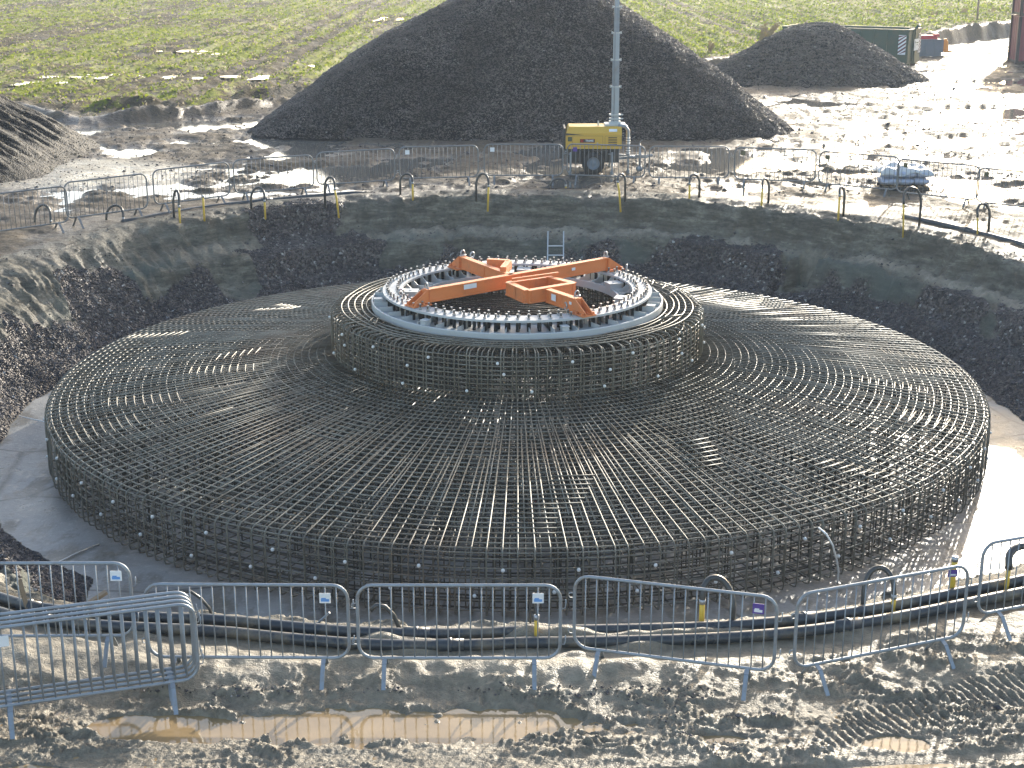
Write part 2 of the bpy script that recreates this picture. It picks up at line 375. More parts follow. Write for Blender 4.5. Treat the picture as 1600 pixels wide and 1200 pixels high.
def mat_concrete():
    M = NM('blinding_concrete'); P = M.geo(); n1 = M.noise(.8, 5, .65, P); n2 = M.noise(8, 5, .7, P); n3 = M.noise(2.2, 4, .6, M.scale(P, (1, .5, 1)))
    c = M.mix(M.ramp(n1, [(.35, 0), (.65, 1)]), (.13, .13, .122), (.27, .265, .25))
    c = M.mix(M.ramp(n3, [(.50, 0), (.62, .75)]), c, (.10, .085, .06)); c = M.mix(M.ramp(n2, [(.55, 0), (.7, .5)]), c, (.40, .39, .36))
    vv = M.n('ShaderNodeTexVoronoi', feature='DISTANCE_TO_EDGE'); M.set(vv, 'Vector', M.scale(P, (.22, .3, 1))); vv.inputs['Scale'].default_value = 1
    c = M.mix(M.ramp(vv.outputs[0], [(.0, 1), (.012, 0)]), c, (.05, .05, .045))
    return M.out(col=c, rough=M.ramp(n1, [(.3, .22), (.7, .6)]), normal=M.bump(M.math('ADD', n2, M.math('MULTIPLY', n1, 2)), .7, .02), spec=.5)
def simple(name, c, rough=.5, metal=0.0, var=.15, sc_=6, bump=.0, dirt=None, spec=.5, dsc=3):
    M = NM(name); P = M.co(); n = M.noise(sc_, 5, .6, P)
    a = tuple(max(0, x*(1-var)) for x in c); b = tuple(min(1, x*(1+var)) for x in c)
    col = M.mix(n, a, b)
    if dirt: col = M.mix(M.ramp(M.noise(dsc, 5, .7, P), [(.5, 0), (.72, dirt[1])]), col, dirt[0])
    kw = dict(col=col, rough=M.ramp(n, [(.3, max(.03, rough-.1)), (.7, min(1, rough+.1))]), metal=metal, spec=spec)
    if bump: kw['normal'] = M.bump(n, bump, .01)
    return M.out(**kw)
def mat_water(name, c, rough=.04):
    M = NM(name); P = M.geo(); n = M.noise(14, 3, .6, P)
    col = M.mix(M.ramp(M.noise(1.1, 4, .6, P), [(.35, 0), (.65, 1)]), tuple(x*.8 for x in c), tuple(x*1.15 for x in c))
    return M.out(col=col, rough=rough, normal=M.bump(n, .12, .006), spec=.5)
def mat_heap(name, ca, cb, cc, speck=.985, sc_=14, rough=.7):
    M = NM(name); P = M.geo(); v = M.n('ShaderNodeTexVoronoi'); M.set(v, 'Vector', P); v.inputs['Scale'].default_value = sc_
    sp = M.n('ShaderNodeSeparateColor'); M.set(sp, 0, v.outputs['Color']); big = M.noise(.5, 5, .6, P)
    c = M.ramp(sp.outputs[0], [(0, ca), (.6, cb), (.93, cc), (speck, tuple(x*1.4 for x in cc)), (1, (.5, .48, .45))])
    c = M.mix(M.ramp(big, [(.42, 0), (.62, .7)]), c, tuple(x*.75 for x in ca))
    A = M.n('ShaderNodeAttribute', attribute_name='st'); c = M.mix(A.outputs['Alpha'], A.outputs['Color'], c)
    return M.out(col=c, rough=rough, normal=M.bump(M.math('ADD', v.outputs['Distance'], M.math('MULTIPLY', M.noise(5, 4, .6, P), 2)), .6, .05), spec=.35)
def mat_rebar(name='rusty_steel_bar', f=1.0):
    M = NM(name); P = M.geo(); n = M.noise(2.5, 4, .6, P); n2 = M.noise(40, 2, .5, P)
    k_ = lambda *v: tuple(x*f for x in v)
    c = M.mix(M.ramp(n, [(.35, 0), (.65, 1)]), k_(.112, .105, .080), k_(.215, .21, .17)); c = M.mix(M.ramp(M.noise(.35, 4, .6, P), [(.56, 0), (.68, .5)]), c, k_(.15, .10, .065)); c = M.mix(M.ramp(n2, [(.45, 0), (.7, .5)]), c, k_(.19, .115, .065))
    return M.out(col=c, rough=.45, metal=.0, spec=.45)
G_MAT = mat_ground(); CONC = mat_concrete(); REBAR = mat_rebar(); REBAR_SHADE = mat_rebar('shade_toned_rusty_bar', .38)  # inner and lower bars: same rusty steel, interior shade painted into a darker colour
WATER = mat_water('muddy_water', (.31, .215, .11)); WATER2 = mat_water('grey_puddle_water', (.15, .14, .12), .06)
GALV = simple('galvanised_steel', (.27, .30, .33), .45, .35, .2, 9, dirt=((.20, .16, .11), .55), dsc=4)
GALVW = simple('white_grey_painted_steel', (.47, .49, .49), .5, .1, .06, 5, dirt=((.42, .38, .30), .3))
BOLT = simple('dark_bolt_steel', (.13, .12, .11), .5, .4, .3, 20)
SLEEVE = simple('black_plastic_sleeve', (.018, .02, .022), .6, spec=.3)
NUT = simple('galvanised_nut', (.42, .42, .42), .4, .7)
ORANGE = simple('orange_paint', (.70, .215, .065), .5, 0, .1, 5, dirt=((.38, .15, .07), .6))
PIPE = simple('black_header_pipe', (.035, .042, .05), .35, 0, .25, 3, dirt=((.22, .18, .12), .9), dsc=1.6)
HOSE = simple('dark_rubber_hose', (.05, .05, .048), .35, 0, .2, 8, dirt=((.2, .17, .12), .4))
YPVC = simple('yellow_plastic_tube', (.72, .47, .06), .5, 0, .1, 8, dirt=((.35, .28, .16), .5))
WPLAST = simple('white_plastic_spacer', (.75, .74, .70), .6)
YEL = simple('yellow_machine_paint', (.62, .37, .055), .38, 0, .05, 3, dirt=((.40, .27, .08), .3))
BLACKP = simple('black_machine_paint', (.03, .032, .035), .45, 0, .2, 5, dirt=((.13, .11, .085), .5))
RUBBER = simple('tyre_rubber', (.03, .03, .03), .8, 0, .2, 12, dirt=((.15, .12, .09), .5))
GREENP = simple('green_skip_paint', (.035, .075, .052), .5, .0, .15, 1.5, dirt=((.10, .085, .05), .6), dsc=1)
REDC = simple('dark_red_container_paint', (.20, .035, .05), .55, 0, .12, 1.2, dirt=((.08, .04, .04), .5))
WHITEM = simple('white_sign_face', (.75, .76, .76), .5); REDM = simple('red_mark', (.6, .04, .03), .5)
PURPLE = simple('purple_sign_face', (.09, .05, .26), .5); BLUEM = simple('blue_mark', (.12, .30, .62), .5); DARKG = simple('dark_olive_plate', (.10, .10, .05), .6)
DARKRED = simple('dark_red_badge', (.16, .02, .012), .5); ORP = simple('orange_plastic', (.85, .33, .04), .5); REDP = simple('red_plastic', (.55, .03, .05), .5)
GREYB = simple('grey_blue_crate_paint', (.17, .20, .235), .6); WOOD = simple('weathered_wood', (.22, .16, .10), .8, 0, .3, 14); BAG = simple('grey_blue_sack_plastic', (.38, .42, .52), .35, 0, .12, 5)
WRAP = simple('pale_stretch_wrap', (.50, .51, .50), .35); STRAW = simple('dry_weed', (.34, .25, .13), .8, 0, .3, 9); ALU = simple('aluminium_ladder', (.6, .6, .58), .4, .8)
def mat_grass():
    M = NM('field_grass_blades'); A = M.n('ShaderNodeAttribute', attribute_name='st'); t = M.n('ShaderNodeBsdfTranslucent'); M.set(t, 'Color', A.outputs['Color'])
    M.set(M.b, 'Base Color', A.outputs['Color']); M.b.inputs['Roughness'].default_value = .55
    mx = M.n('ShaderNodeMixShader'); mx.inputs[0].default_value = .5; M.set(mx, 1, M.b.outputs[0]); M.set(mx, 2, t.outputs[0])
    M.t.links.new(mx.outputs[0], M.t.nodes['Material Output'].inputs[0]); return M.m
BLADE = mat_grass()

# ---------------------------------------------------------------- setting objects
def sub(name, kk, mat):
    F = Q[qk == kk]; used = np.unique(F); mp = np.full(len(GV), -1, np.int64); mp[used] = np.arange(len(used))
    me = grid_mesh(name, GV[used], mp[F], mat, {k: v[used] for k, v in gm.items()})
    return tag(link_mesh(name, me), kind='structure')
sub('ground', 0, G_MAT); sub('field', 1, G_MAT); sub('pit_slope', 2, G_MAT); sub('concrete_floor', 3, CONC)
# water in the hollows
def water(name, cond, off, mat):
    wz = base(GV[:, 1]) + off; low_ = GV[:, 2] < wz
    F = Q[(low_[Q].any(1)) & cond[Q].all(1)]; used = np.unique(F); mp = np.full(len(GV), -1, np.int64); mp[used] = np.arange(len(used))
    V = GV[used].copy(); V[:, 2] = wz[used]
    return tag(link_mesh(name, grid_mesh(name, V, mp[F], mat)), kind='structure')
rp = np.hypot(GV[:, 0]-PX, GV[:, 1]-PY)
water('puddle_water', (GV[:, 1] < 14.75) & (GV[:, 1] > 11) & (gk == 0), -.165, WATER)
water('yard_water', (GV[:, 1] > 34) & (GV[:, 1] < 130) & (gk == 0) & (rp > 13.9), -.052, WATER2)

# stones: irregular octahedra, thousands in one mesh
def stones(P, size, cols, seed=1):
    g = np.random.default_rng(seed); n = len(P)
    base_ = np.array([(1,0,0),(0,1,0),(-1,0,0),(0,-1,0),(0,0,.8),(0,0,-.8)], float)
    V = base_[None]*(1+.45*g.uniform(-1, 1, (n, 6, 1)))*size[:, None, None]*np.stack([g.uniform(.7, 1.4, n), g.uniform(.6, 1.1, n), g.uniform(.45, .9, n)], 1)[:, None]
    a = g.uniform(0, 6.28, n); b = g.uniform(-.5, .5, n)
    x, y_, z = V[..., 0], V[..., 1], V[..., 2]; cb, sb = np.cos(b)[:, None], np.sin(b)[:, None]; x, z = x*cb-z*sb, x*sb+z*cb
    ca, sa = np.cos(a)[:, None], np.sin(a)[:, None]; V = np.stack([x*ca-y_*sa, x*sa+y_*ca, z], -1) + P[:, None]
    f = np.array([(0,1,4),(1,2,4),(2,3,4),(3,0,4),(1,0,5),(2,1,5),(3,2,5),(0,3,5)])
    F = (f[None] + 6*np.arange(n)[:, None, None]).reshape(-1, 3)
    return V.reshape(-1, 3), F, np.repeat(cols, 6, 0)
def stone_cols(n, g, dark=(.075,.065,.062), lite=(.28,.235,.21), white=.02):
    t = g.uniform(0, 1, (n, 1))**1.6; c = np.array(dark)*(1-t)+np.array(lite)*t; c[g.uniform(0, 1, n) < white] = (.62, .60, .56)
    return np.concatenate([c, np.ones((n, 1))], 1)
STONE = mat_heap('loose_stone', (.05,.046,.05), (.1,.09,.09), (.16,.14,.13))
g = np.random.default_rng(11)
th_ = g.uniform(-math.pi, math.pi, 150000); r_ = g.uniform(9.95, 13.3, 150000)
keep = ~((th_ > R(-122)) & (th_ < R(-35))); th_, r_ = th_[keep], r_[keep]
sx = PX+r_*np.cos(th_); sy = PY+r_*np.sin(th_); sz, sm, sk = terrain(sx, sy)
keep = (g.uniform(0, 1, len(sx)) < .03+.97*ss(.4, .6, sm['mA'][:, 0]))&(sk == 2); sx, sy, sz = sx[keep], sy[keep], sz[keep]
n = len(sx); size = g.uniform(.012, .036, n)*(1+1.1*(g.uniform(0, 1, n) < .06))
V, F, c = stones(np.stack([sx, sy, sz+.008], 1), size, stone_cols(n, g))
tag(link_mesh('gravel', grid_mesh('gravel', V, F, STONE, {'st': c}, False)), kind='stuff')

# rain water standing in the field
for k, (u_, v_, a_, b_) in enumerate(((38, 130, 2.3, .9), (95, 119, 1.6, .6), (180, 119, 2.6, 1.1), (270, 120, 1.9, .8), (280, 80, 2.4, .8), (345, 84, 2.0, .8), (400, 118, 2.0, 1.3), (520, 104, 1.6, 1.6), (610, 30, 2.5, 3))):
    p = px(u_, v_, z=1.45); m = MB(); n = 40; V = []
    for i in range(n):
        q = 2*math.pi*i/n; rr_ = 1+.28*math.sin(3*q+k)+.2*math.sin(5*q+2*k)+.1*math.sin(11*q+k); V.append((p.x+a_*.8*rr_*math.cos(q), p.y+b_*1.0*rr_*math.sin(q), 0))
    z_ = np.median(terrain(np.array([v[0] for v in V]), np.array([v[1] for v in V]))[0])-.0; V = [(v[0], v[1], z_) for v in V]; m.add(V, [tuple(range(n))])
    tag(m.build('field_water', WATER2), kind='structure')

# grass and stubble on the field
g = np.random.default_rng(12); n = 190000
t = g.uniform(0, 1, n); fy = 50*(175/50)**(t**.9); fx = g.uniform(-1, 1, n)*(.36*fy+2)
fz, fmk, fk = terrain(fx, fy)
row = ss(.25, .75, np.abs(((fx/1.5) % 1)-.5)*2)
ok = (fk == 1) & (g.uniform(0, 1, n) < (.10+.75*fmk['mA'][:, 1])*(.25+.75*row))
fx, fy, fz, gg = fx[ok], fy[ok], fz[ok], fmk['mA'][ok, 1]; n = len(fx)
a = g.uniform(0, 6.28, n); hgt = g.uniform(.04, .11, n)*(.7+fy/200); wd = g.uniform(.03, .09, n)*(.6+fy/110); le = g.uniform(-.06, .06, (n, 2))
P0 = np.stack([fx-wd*np.cos(a), fy-wd*np.sin(a), fz-.01], 1); P1 = np.stack([fx+wd*np.cos(a), fy+wd*np.sin(a), fz-.01], 1); P2 = np.stack([fx+le[:, 0], fy+le[:, 1], fz+hgt], 1)
P3 = np.stack([fx+le[:, 1]+wd*.5, fy-.04+le[:, 0], fz+hgt*.8], 1)
V = np.stack([P0, P1, P2, P3], 1).reshape(-1, 3); F = np.stack([np.arange(n)*4, np.arange(n)*4+1, np.arange(n)*4+2, np.arange(n)*4+1, np.arange(n)*4+3, np.arange(n)*4+2], 1).reshape(-1, 3)
straw = g.uniform(0, 1, n) > .25+.55*gg; t = g.uniform(0, 1, (n, 1)); c = np.array((.08, .12, .01))*(1-t)+np.array((.32, .37, .04))*t
c[straw] = (np.array((.14, .12, .08))*(1-t)+np.array((.40, .36, .26))*t)[straw]
c = np.repeat(np.concatenate([c, np.ones((n, 1))], 1), 4, 0)
tag(link_mesh('grass', grid_mesh('grass', V, F, BLADE, {'st': c}, False)), kind='stuff')

# ---------------------------------------------------------------- heaps
def heap(name, c, hx, hy, res, hfun, mat, nst=0, ssz=(.02, .05), dark=(.05,.046,.05), lite=(.16,.14,.135), white=.02, seed=1, zb=1.18):
    xs = np.arange(-hx, hx+res, res); yy = np.arange(-hy, hy+res, res); X, Y = np.meshgrid(xs, yy); H = hfun(X, Y)
    idx = np.arange(X.size).reshape(X.shape); F = np.stack([idx[:-1, :-1], idx[:-1, 1:], idx[1:, 1:], idx[1:, :-1]], -1).reshape(-1, 4)
    F = F[(H.ravel()[F] > -.12).any(1)]; used = np.unique(F); mp = np.full(X.size, -1, np.int64); mp[used] = np.arange(len(used))
    V = np.stack([X.ravel(), Y.ravel(), np.maximum(H.ravel(), -.2)], 1)[used]; F = mp[F]
    F3 = np.concatenate([F[:, [0, 1, 2]], F[:, [0, 2, 3]]]); C = np.zeros((len(V), 4))
    nb = len(F3)
    if nst:
        g = np.random.default_rng(seed); x = g.uniform(-hx, hx, nst); y = g.uniform(-hy, hy*.35, nst); h = hfun(x, y); k = h > .03
        x, y, h = x[k], y[k], h[k]; n = len(x); size = g.uniform(ssz[0], ssz[1], n)*(1+.9*(g.uniform(0, 1, n) < .05))
        SV, SF, Cc = stones(np.stack([x, y, h+.01], 1), size, stone_cols(n, g, dark, lite, white), seed)
        F3 = np.concatenate([F3, SF+len(V)]); V = np.concatenate([V, SV]); C = np.concatenate([C, Cc])
    me = grid_mesh(name, V, F3, mat, {'st': C}); sm = np.ones(len(F3), bool); sm[nb:] = False; me.polygons.foreach_set('use_smooth', sm)
    return link_mesh(name, me, loc=(c[0], c[1], zb))
def smin(a, b, k): h = np.clip(.5+.5*(b-a)/k, 0, 1); return b*(1-h)+a*h-k*h*(1-h)
GRAVM = mat_heap('dark_gravel', (.105,.089,.079), (.16,.136,.12), (.24,.20,.175), sc_=20)
def big(X, Y):
    Y = Y-.6
    # footprint: long straight foot towards the pit; flanks run at the angle of repose
    xl = -9.6-.05*Y; a = (X+9.9)*.72; b = (10.1-X)*.775
    a = smin(a, (X+5.6)*.46+2.9, .5); b = smin(b, (7.2-X)*.66+2.15, .4)
    f = (Y+9.4-.012*X*X)*.80; k = (11.5-Y)*.72
    h = smin(smin(smin(a, b, .7), smin(f, k, .8), 1.6), 8.2+0*X, .6)
    h = h+.22*fbm(X, Y, .32, 3, 300)+.08*fbm(X, Y, 1.5, 4, 305)+.12*fbm(X*1.0, Y*.18, .9, 3, 309, True)*ss(0, 2, h)+.03*fbm(X, Y, 5, 3, 306)+.10*fbm(X*1.3, Y*.25, 1.0, 2, 307)*ss(0, 1.5, h)
    foot = ss(.9, 0, h); return h+foot*(.08*fbm(X, Y, 2.2, 2, 308))
o = heap('gravel_heap', (.3, 60.6), 11.5, 11, .085, big, GRAVM, 230000, (.014, .036), (.11,.094,.084), (.29,.245,.215), seed=31, white=.016)
tag(o, 'biggest dark gravel heap, rising past the picture top behind the lighting tower', 'gravel heap')
SOILM = mat_heap('dark_soil', (.095,.08,.068), (.14,.118,.10), (.195,.165,.14), .995, 9)
def small(X, Y):
    rr_ = np.sqrt((X/5.7)**2+(Y/5.0)**2); h = 3.35*(1-rr_); h = smin(h, 2.62+.10*X-.045*X*X+0*Y, .5)
    h = h+.16*fbm(X, Y, .45, 3, 320)+.10*fbm(X, Y, 1.3, 4, 325, True)+.04*fbm(X, Y, 5, 2, 326)
    return h
o = heap('soil_heap', (15.1, 76.2), 6.6, 5.8, .07, small, SOILM, 50000, (.02, .06), (.04,.034,.03), (.12,.10,.085), .004, 41)
tag(o, 'low rounded heap of dark soil in front of the green skip', 'soil heap')
SANDM = mat_heap('raked_sandy_soil', (.34,.27,.17), (.42,.34,.22), (.48,.39,.26), .998, 22)
def left(X, Y):
    Yo = Y+3.6; Ye = np.minimum(Yo, 0)*1.7+np.maximum(Yo-4.6, 0); rr_ = np.hypot(X, Ye); a = np.arctan2(Ye, X)+np.clip(Yo, 0, 4.6)/6.0; h = (7.1-rr_)*.52; h = smin(h, 2.35+0*X, .6)
    sk = np.cos(a*38+rr_*.5+1.2*gn(a*4, rr_*.5, 330)); return h+(.09*sk+.13*fbm(a*9+rr_*.15, rr_*.22, 1.3, 3, 331, True))*ss(0, .8, h)*ss(7.8, 5, rr_)+.05*fbm(X, Y, 2.5, 3, 332)+.06*fbm(X, Y, .6, 2, 335)
o = heap('sand_heap', (-20.9, 48.0), 8.6, 9.6, .05, left, SANDM, 9000, (.012, .03), (.2,.16,.10), (.34,.27,.18), .001, 51, zb=1.15)
tag(o, 'raked heap of sandy brown soil at the left edge behind the crowd barriers', 'sand heap')

# ---------------------------------------------------------------- reinforcement cage
cage = empty('rebar_cage', (CX, CY, FLOOR))
tag(cage, 'huge round rusty rebar cage with a raised central collar on wet concrete', 'rebar cage')
RR, RP = 8.85, 3.57; ZR, ZP, ZT = 1.05, 1.62, 2.46
def cone(r): return ZR + (ZP-ZR)*(RR-r)/(RR-RP)
def bend(p0, pc, p1, r=.11, n=4):
    """polyline p0 - corner pc - p1 with the corner rounded"""
    p0, pc, p1 = Vector(p0), Vector(pc), Vector(p1); a = pc+(p0-pc).normalized()*r; b = pc+(p1-pc).normalized()*r
    out = [p0]
    for i in range(n+1):
        t = i/n; out.append(a*(1-t)**2+pc*2*t*(1-t)+b*t*t)
    return out+[p1]
def radial_mesh(name, pts, rad, seg=5):
    m = MB(); m.tube(pts, rad, seg); return m.mesh(name, REBAR, True)
def rot_merge(name, me, angs, parent, zs=None):
    co = np.empty(len(me.vertices)*3); me.vertices.foreach_get('co', co); co = co.reshape(-1, 3); F = [tuple(p.vertices) for p in me.polygons]
    m = MB()
    for i, a in enumerate(angs):
        c, s = math.cos(a), math.sin(a); V = np.stack([co[:, 0]*c-co[:, 1]*s, co[:, 0]*s+co[:, 1]*c, co[:, 2]+(zs[i] if zs is not None else 0)], 1); m.add(V, F)
    return tag(m.build(name, REBAR, parent, True), kind='stuff')
def ring_of(name, plural, mes, angs, parent, nmax=100):
    """the nmax bars nearest the camera as parts, the rest as one stuff part"""
    angs = sorted(angs, key=lambda a: abs(((a+math.pi/2+math.pi) % (2*math.pi))-math.pi))
    for i, a in enumerate(angs[:nmax]):
        link_mesh(name, mes[i % len(mes)], parent, rot=(0, 0, a))
    rest = angs[nmax:]
    if rest: rot_merge(plural, mes[0], rest, parent)
NB = 250
jit = lambda s_: random.uniform(-s_, s_)
def main_bar(dr=0, dz=0):
    dr += .004
    p = bend((3.35, 0, cone(3.35)+.012+dz), (RR+dr, 0, ZR+.012+dz), (RR+dr, 0, .07), .12)
    p = p[:-1]+bend(p[-2], (RR+dr, 0, .06), (RR-.8, 0, .055), .08, 2)[1:]
    return radial_mesh('radial_bar', p, .0125)
ring_of('radial_bar', 'radial_bars', [main_bar(jit(.015), jit(.004)) for _ in range(12)], [2*math.pi*(i+.5)/NB+jit(.0022) for i in range(NB)], cage)
# hairpins round the rim: short top leg between the radial bars
def hairpin(L, dr=0):
    p = bend((RR-L, 0, cone(RR-L)-.03), (RR-.13+dr, 0, ZR-.03), (RR-.13+dr, 0, .12), .10, 3)
    return radial_mesh('rim_hairpin', p, .011)
ring_of('rim_hairpin', 'rim_hairpins', [hairpin(.62+jit(.1), jit(.02)) for _ in range(8)], [2*math.pi*(i+jit(.12))/NB for i in range(NB)], cage)
# second set of radial bars that stop part of the way in
def midbar(r0, r1): return radial_mesh('intermediate_bar', [(r0, 0, cone(r0)+.01), (r1, 0, cone(r1)+.01)], .011)
mids = []
for i in range(NB):
    if i % 4 in (0, 1) or (i//9) % 3 == 0: mids.append(2*math.pi*(i+.25*math.sin(i*.7))/NB+jit(.001))
ring_of('intermediate_bar', 'intermediate_bars', [midbar(5.2+jit(.9), 7.9+jit(.45)) for _ in range(16)], mids, cage)
def hoop(m, r, z, rad, seg=150, w=.006, s=5, a0=None, a1=None):
    ph = random.uniform(0, 6); n = seg
    if a0 is None: m.tube([((r+w*math.sin(7*2*math.pi*k/n+ph))*math.cos(2*math.pi*k/n), (r+w*math.sin(7*2*math.pi*k/n+ph))*math.sin(2*math.pi*k/n), z+w*.4*math.sin(11*2*math.pi*k/n+ph)) for k in range(n)], rad, s, closed=True)
    else:
        n = max(2, int(abs(a1-a0)*22)); m.tube([(r*math.cos(a0+(a1-a0)*k/n), r*math.sin(a0+(a1-a0)*k/n), z) for k in range(n+1)], rad, s)
r = 3.72
while r < RR-.04:
    m = MB(); hoop(m, r, cone(r)+.002, .0130); m.build('hoop_bar', REBAR, cage, True); r += .148
# laps of the hoops: short straight overlaps in bands, the band drifting round as it goes out
m = MB()
for k in range(30):
    a = 2*math.pi*(k*.381966 % 1)+jit(.1)
    if R(55) < a % (2*math.pi) < R(130): continue
    j0 = random.choice((9, 14, 19, 23, 25)) if k % 3 else 25; nb_ = random.choice((6, 7, 9)); sk = jit(.012)
    for j in range(j0, min(j0+nb_, 34)):
        rr_ = 3.72+.148*j+.035; L = .33/rr_; z = cone(rr_)+.022; a2 = a+sk*(j-j0)+jit(.004)
        P = [((rr_+q*.02)*math.cos(a2+t), (rr_+q*.02)*math.sin(a2+t), z) for t, q in ((-L, -1), (0, 0), (L, 1))]; m.tube(P, .0115, 5)
tag(m.build('lap_bars', REBAR, cage, True), kind='stuff')
for z in (.14, .30, .47, .63, .79, .93, 1.02):
    m = MB(); hoop(m, RR-.028, z, .0115, 180, .01); m.build('side_hoop', REBAR, cage, True)
for q_ in range(7):
    z = (.2, .5, .8, .25, .45, .65, .85)[q_]; m = MB(); hoop(m, RR-(.42 if q_ < 3 else .2), z, .011, 120, .01); m.build('inner_side_hoop', REBAR_SHADE, cage, True)
# the layers below: second top layer, bottom mat, link bars
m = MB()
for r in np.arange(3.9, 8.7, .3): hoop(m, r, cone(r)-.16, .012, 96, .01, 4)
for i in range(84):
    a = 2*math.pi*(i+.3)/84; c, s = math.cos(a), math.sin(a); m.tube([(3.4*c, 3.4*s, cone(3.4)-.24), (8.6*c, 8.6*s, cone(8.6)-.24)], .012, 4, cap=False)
tag(m.build('lower_top_layer', REBAR_SHADE, cage, True), kind='stuff')
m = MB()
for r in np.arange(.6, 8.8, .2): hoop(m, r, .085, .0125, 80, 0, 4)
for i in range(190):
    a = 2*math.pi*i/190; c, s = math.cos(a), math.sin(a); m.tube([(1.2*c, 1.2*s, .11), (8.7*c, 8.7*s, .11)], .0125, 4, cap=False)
tag(m.build('bottom_mat', REBAR_SHADE, cage, True), kind='stuff')
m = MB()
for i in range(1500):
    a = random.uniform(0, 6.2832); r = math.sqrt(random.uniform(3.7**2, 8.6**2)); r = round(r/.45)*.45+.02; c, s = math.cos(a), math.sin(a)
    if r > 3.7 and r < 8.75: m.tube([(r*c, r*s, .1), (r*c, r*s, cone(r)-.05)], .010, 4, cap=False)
tag(m.build('link_bars', REBAR_SHADE, cage, True), kind='stuff')
# collar
def collar_bar(dr, L, dz=0):
    p = bend((RP-L, 0, ZT+dz), (RP+dr, 0, ZT+dz), (RP+dr, 0, ZP-.55), .12)
    return radial_mesh('collar_bar', p, .0125)
NPL = 112
ring_of('collar_bar', 'collar_bars', [collar_bar(jit(.012), .72+jit(.05), jit(.01)) for _ in range(8)], [2*math.pi*(i+.5)/NPL+jit(.004) for i in range(NPL)], cage)
ring_of('collar_hairpin', 'collar_hairpins', [collar_bar(-.03+jit(.012), .5+jit(.05), -.035+jit(.01)) for _ in range(8)], [2*math.pi*(i+.5+.33)/NPL+jit(.005) for i in range(NPL)], cage)
for i, z in enumerate(np.linspace(ZP+.02, ZT-.10, 10)):
    m = MB(); hoop(m, RP-.03, z, .012, 120, .008); m.build('collar_hoop', REBAR, cage, True)
for r, z in ((3.36, .03), (3.24, .028), (3.12, .03), (3.0, .03), (2.88, .028)):
    m = MB(); hoop(m, r, ZT+z, .0125, 120, .014); m.build('collar_top_hoop', REBAR, cage, True)
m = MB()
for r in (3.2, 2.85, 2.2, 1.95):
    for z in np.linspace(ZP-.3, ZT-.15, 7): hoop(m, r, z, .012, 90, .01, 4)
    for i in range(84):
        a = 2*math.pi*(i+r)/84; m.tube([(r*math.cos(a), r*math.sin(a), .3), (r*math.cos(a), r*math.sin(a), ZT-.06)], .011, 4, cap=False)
tag(m.build('collar_inner_bars', REBAR_SHADE, cage, True), kind='stuff')
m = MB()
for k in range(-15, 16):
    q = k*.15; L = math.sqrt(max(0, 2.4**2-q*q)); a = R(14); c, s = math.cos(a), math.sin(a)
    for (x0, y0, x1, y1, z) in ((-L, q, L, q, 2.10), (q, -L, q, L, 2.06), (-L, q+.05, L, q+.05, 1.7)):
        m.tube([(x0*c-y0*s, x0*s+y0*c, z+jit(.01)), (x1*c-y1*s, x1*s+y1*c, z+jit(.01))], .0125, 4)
tag(m.build('collar_floor_mat', REBAR_SHADE, cage, True), kind='stuff')
# tie the oblique bars over the collar top as seen on the right
m = MB()
for a, L in ((12, .7), (20, .5), (28, .6), (-24, .5), (-150, .4), (-146, .3)):
    a = R(a); p = Vector((3.1*math.cos(a), 3.1*math.sin(a), ZT+.055)); d = Vector((math.cos(a+.9), math.sin(a+.9), 0)); m.tube([p-d*L*.5, p+d*L*.5], .0125, 5)
m.build('loose_tie_bar', REBAR, cage, True)
# white spacers clipped to the bars
m = MB(); m.lathe([(0, -.028), (.017, -.024), (.027, -.010), (.028, .008), (.018, .024), (0, .029)], seg=8); SP = m.mesh('spacer', WPLAST, True)
for k in range(58):
    a = -math.pi*1.08 + k*2*math.pi*.58/57 + jit(.01)
    for z, off in ((.80, 0), (.42, .5)):
        if (k + (z < .5)) % 1 == 0:
            b = a+off*.055; link_mesh('spacer', SP, cage, ((RR+.03)*math.cos(b), (RR+.03)*math.sin(b), z+jit(.04)), (0, 0, b)) if k % 2 == (z < .5) else None
for k in range(20):
    a = -math.pi*1.02 + k*math.pi*1.04/19 + jit(.02)
    link_mesh('spacer', SP, cage, ((RP+.03)*math.cos(a), (RP+.03)*math.sin(a), (ZT-.17 if k % 2 else ZP+.13)+jit(.03)), (0, 0, a))
    if k % 3 == 0: link_mesh('spacer', SP, cage, ((RP+.03)*math.cos(a+.03), (RP+.03)*math.sin(a+.03), (ZT-.42)+jit(.05)), (0, 0, a))

# ---------------------------------------------------------------- anchor ring on the collar
ar = empty('anchor_ring', (CX, CY, 1.20))
tag(ar, 'pale grey double flange ring full of upright bolts on top of the rebar cage', 'anchor ring')
m = MB(); m.lathe([(1.95, .0), (2.80, .0), (2.80, .12), (2.795, .135), (2.77, .135), (2.77, .09), (1.99, .09), (1.99, .135), (1.95, .135)], seg=120, closed=True); m.build('lower_flange', GALVW, ar, False)
m = MB(); m.lathe([(2.21, .275), (2.58, .275), (2.58, .315), (2.21, .315)], seg=120, closed=True); m.build('upper_flange', GALVW, ar, False)
gm_ = MB(); gm_.box((2.37, 0, .135), (.80, .012, .09)); gm_.prism([(2.02, .09), (2.40, .09), (2.40, .275), (2.22, .275)], -.006, .006, M=Matrix.Rotation(math.pi/2, 4, 'X'))
gme = gm_.mesh('gusset_plate', GALVW)
for i in range(40): link_mesh('gusset_plate', gme, ar, rot=(0, 0, 2*math.pi*(i+.5)/40))
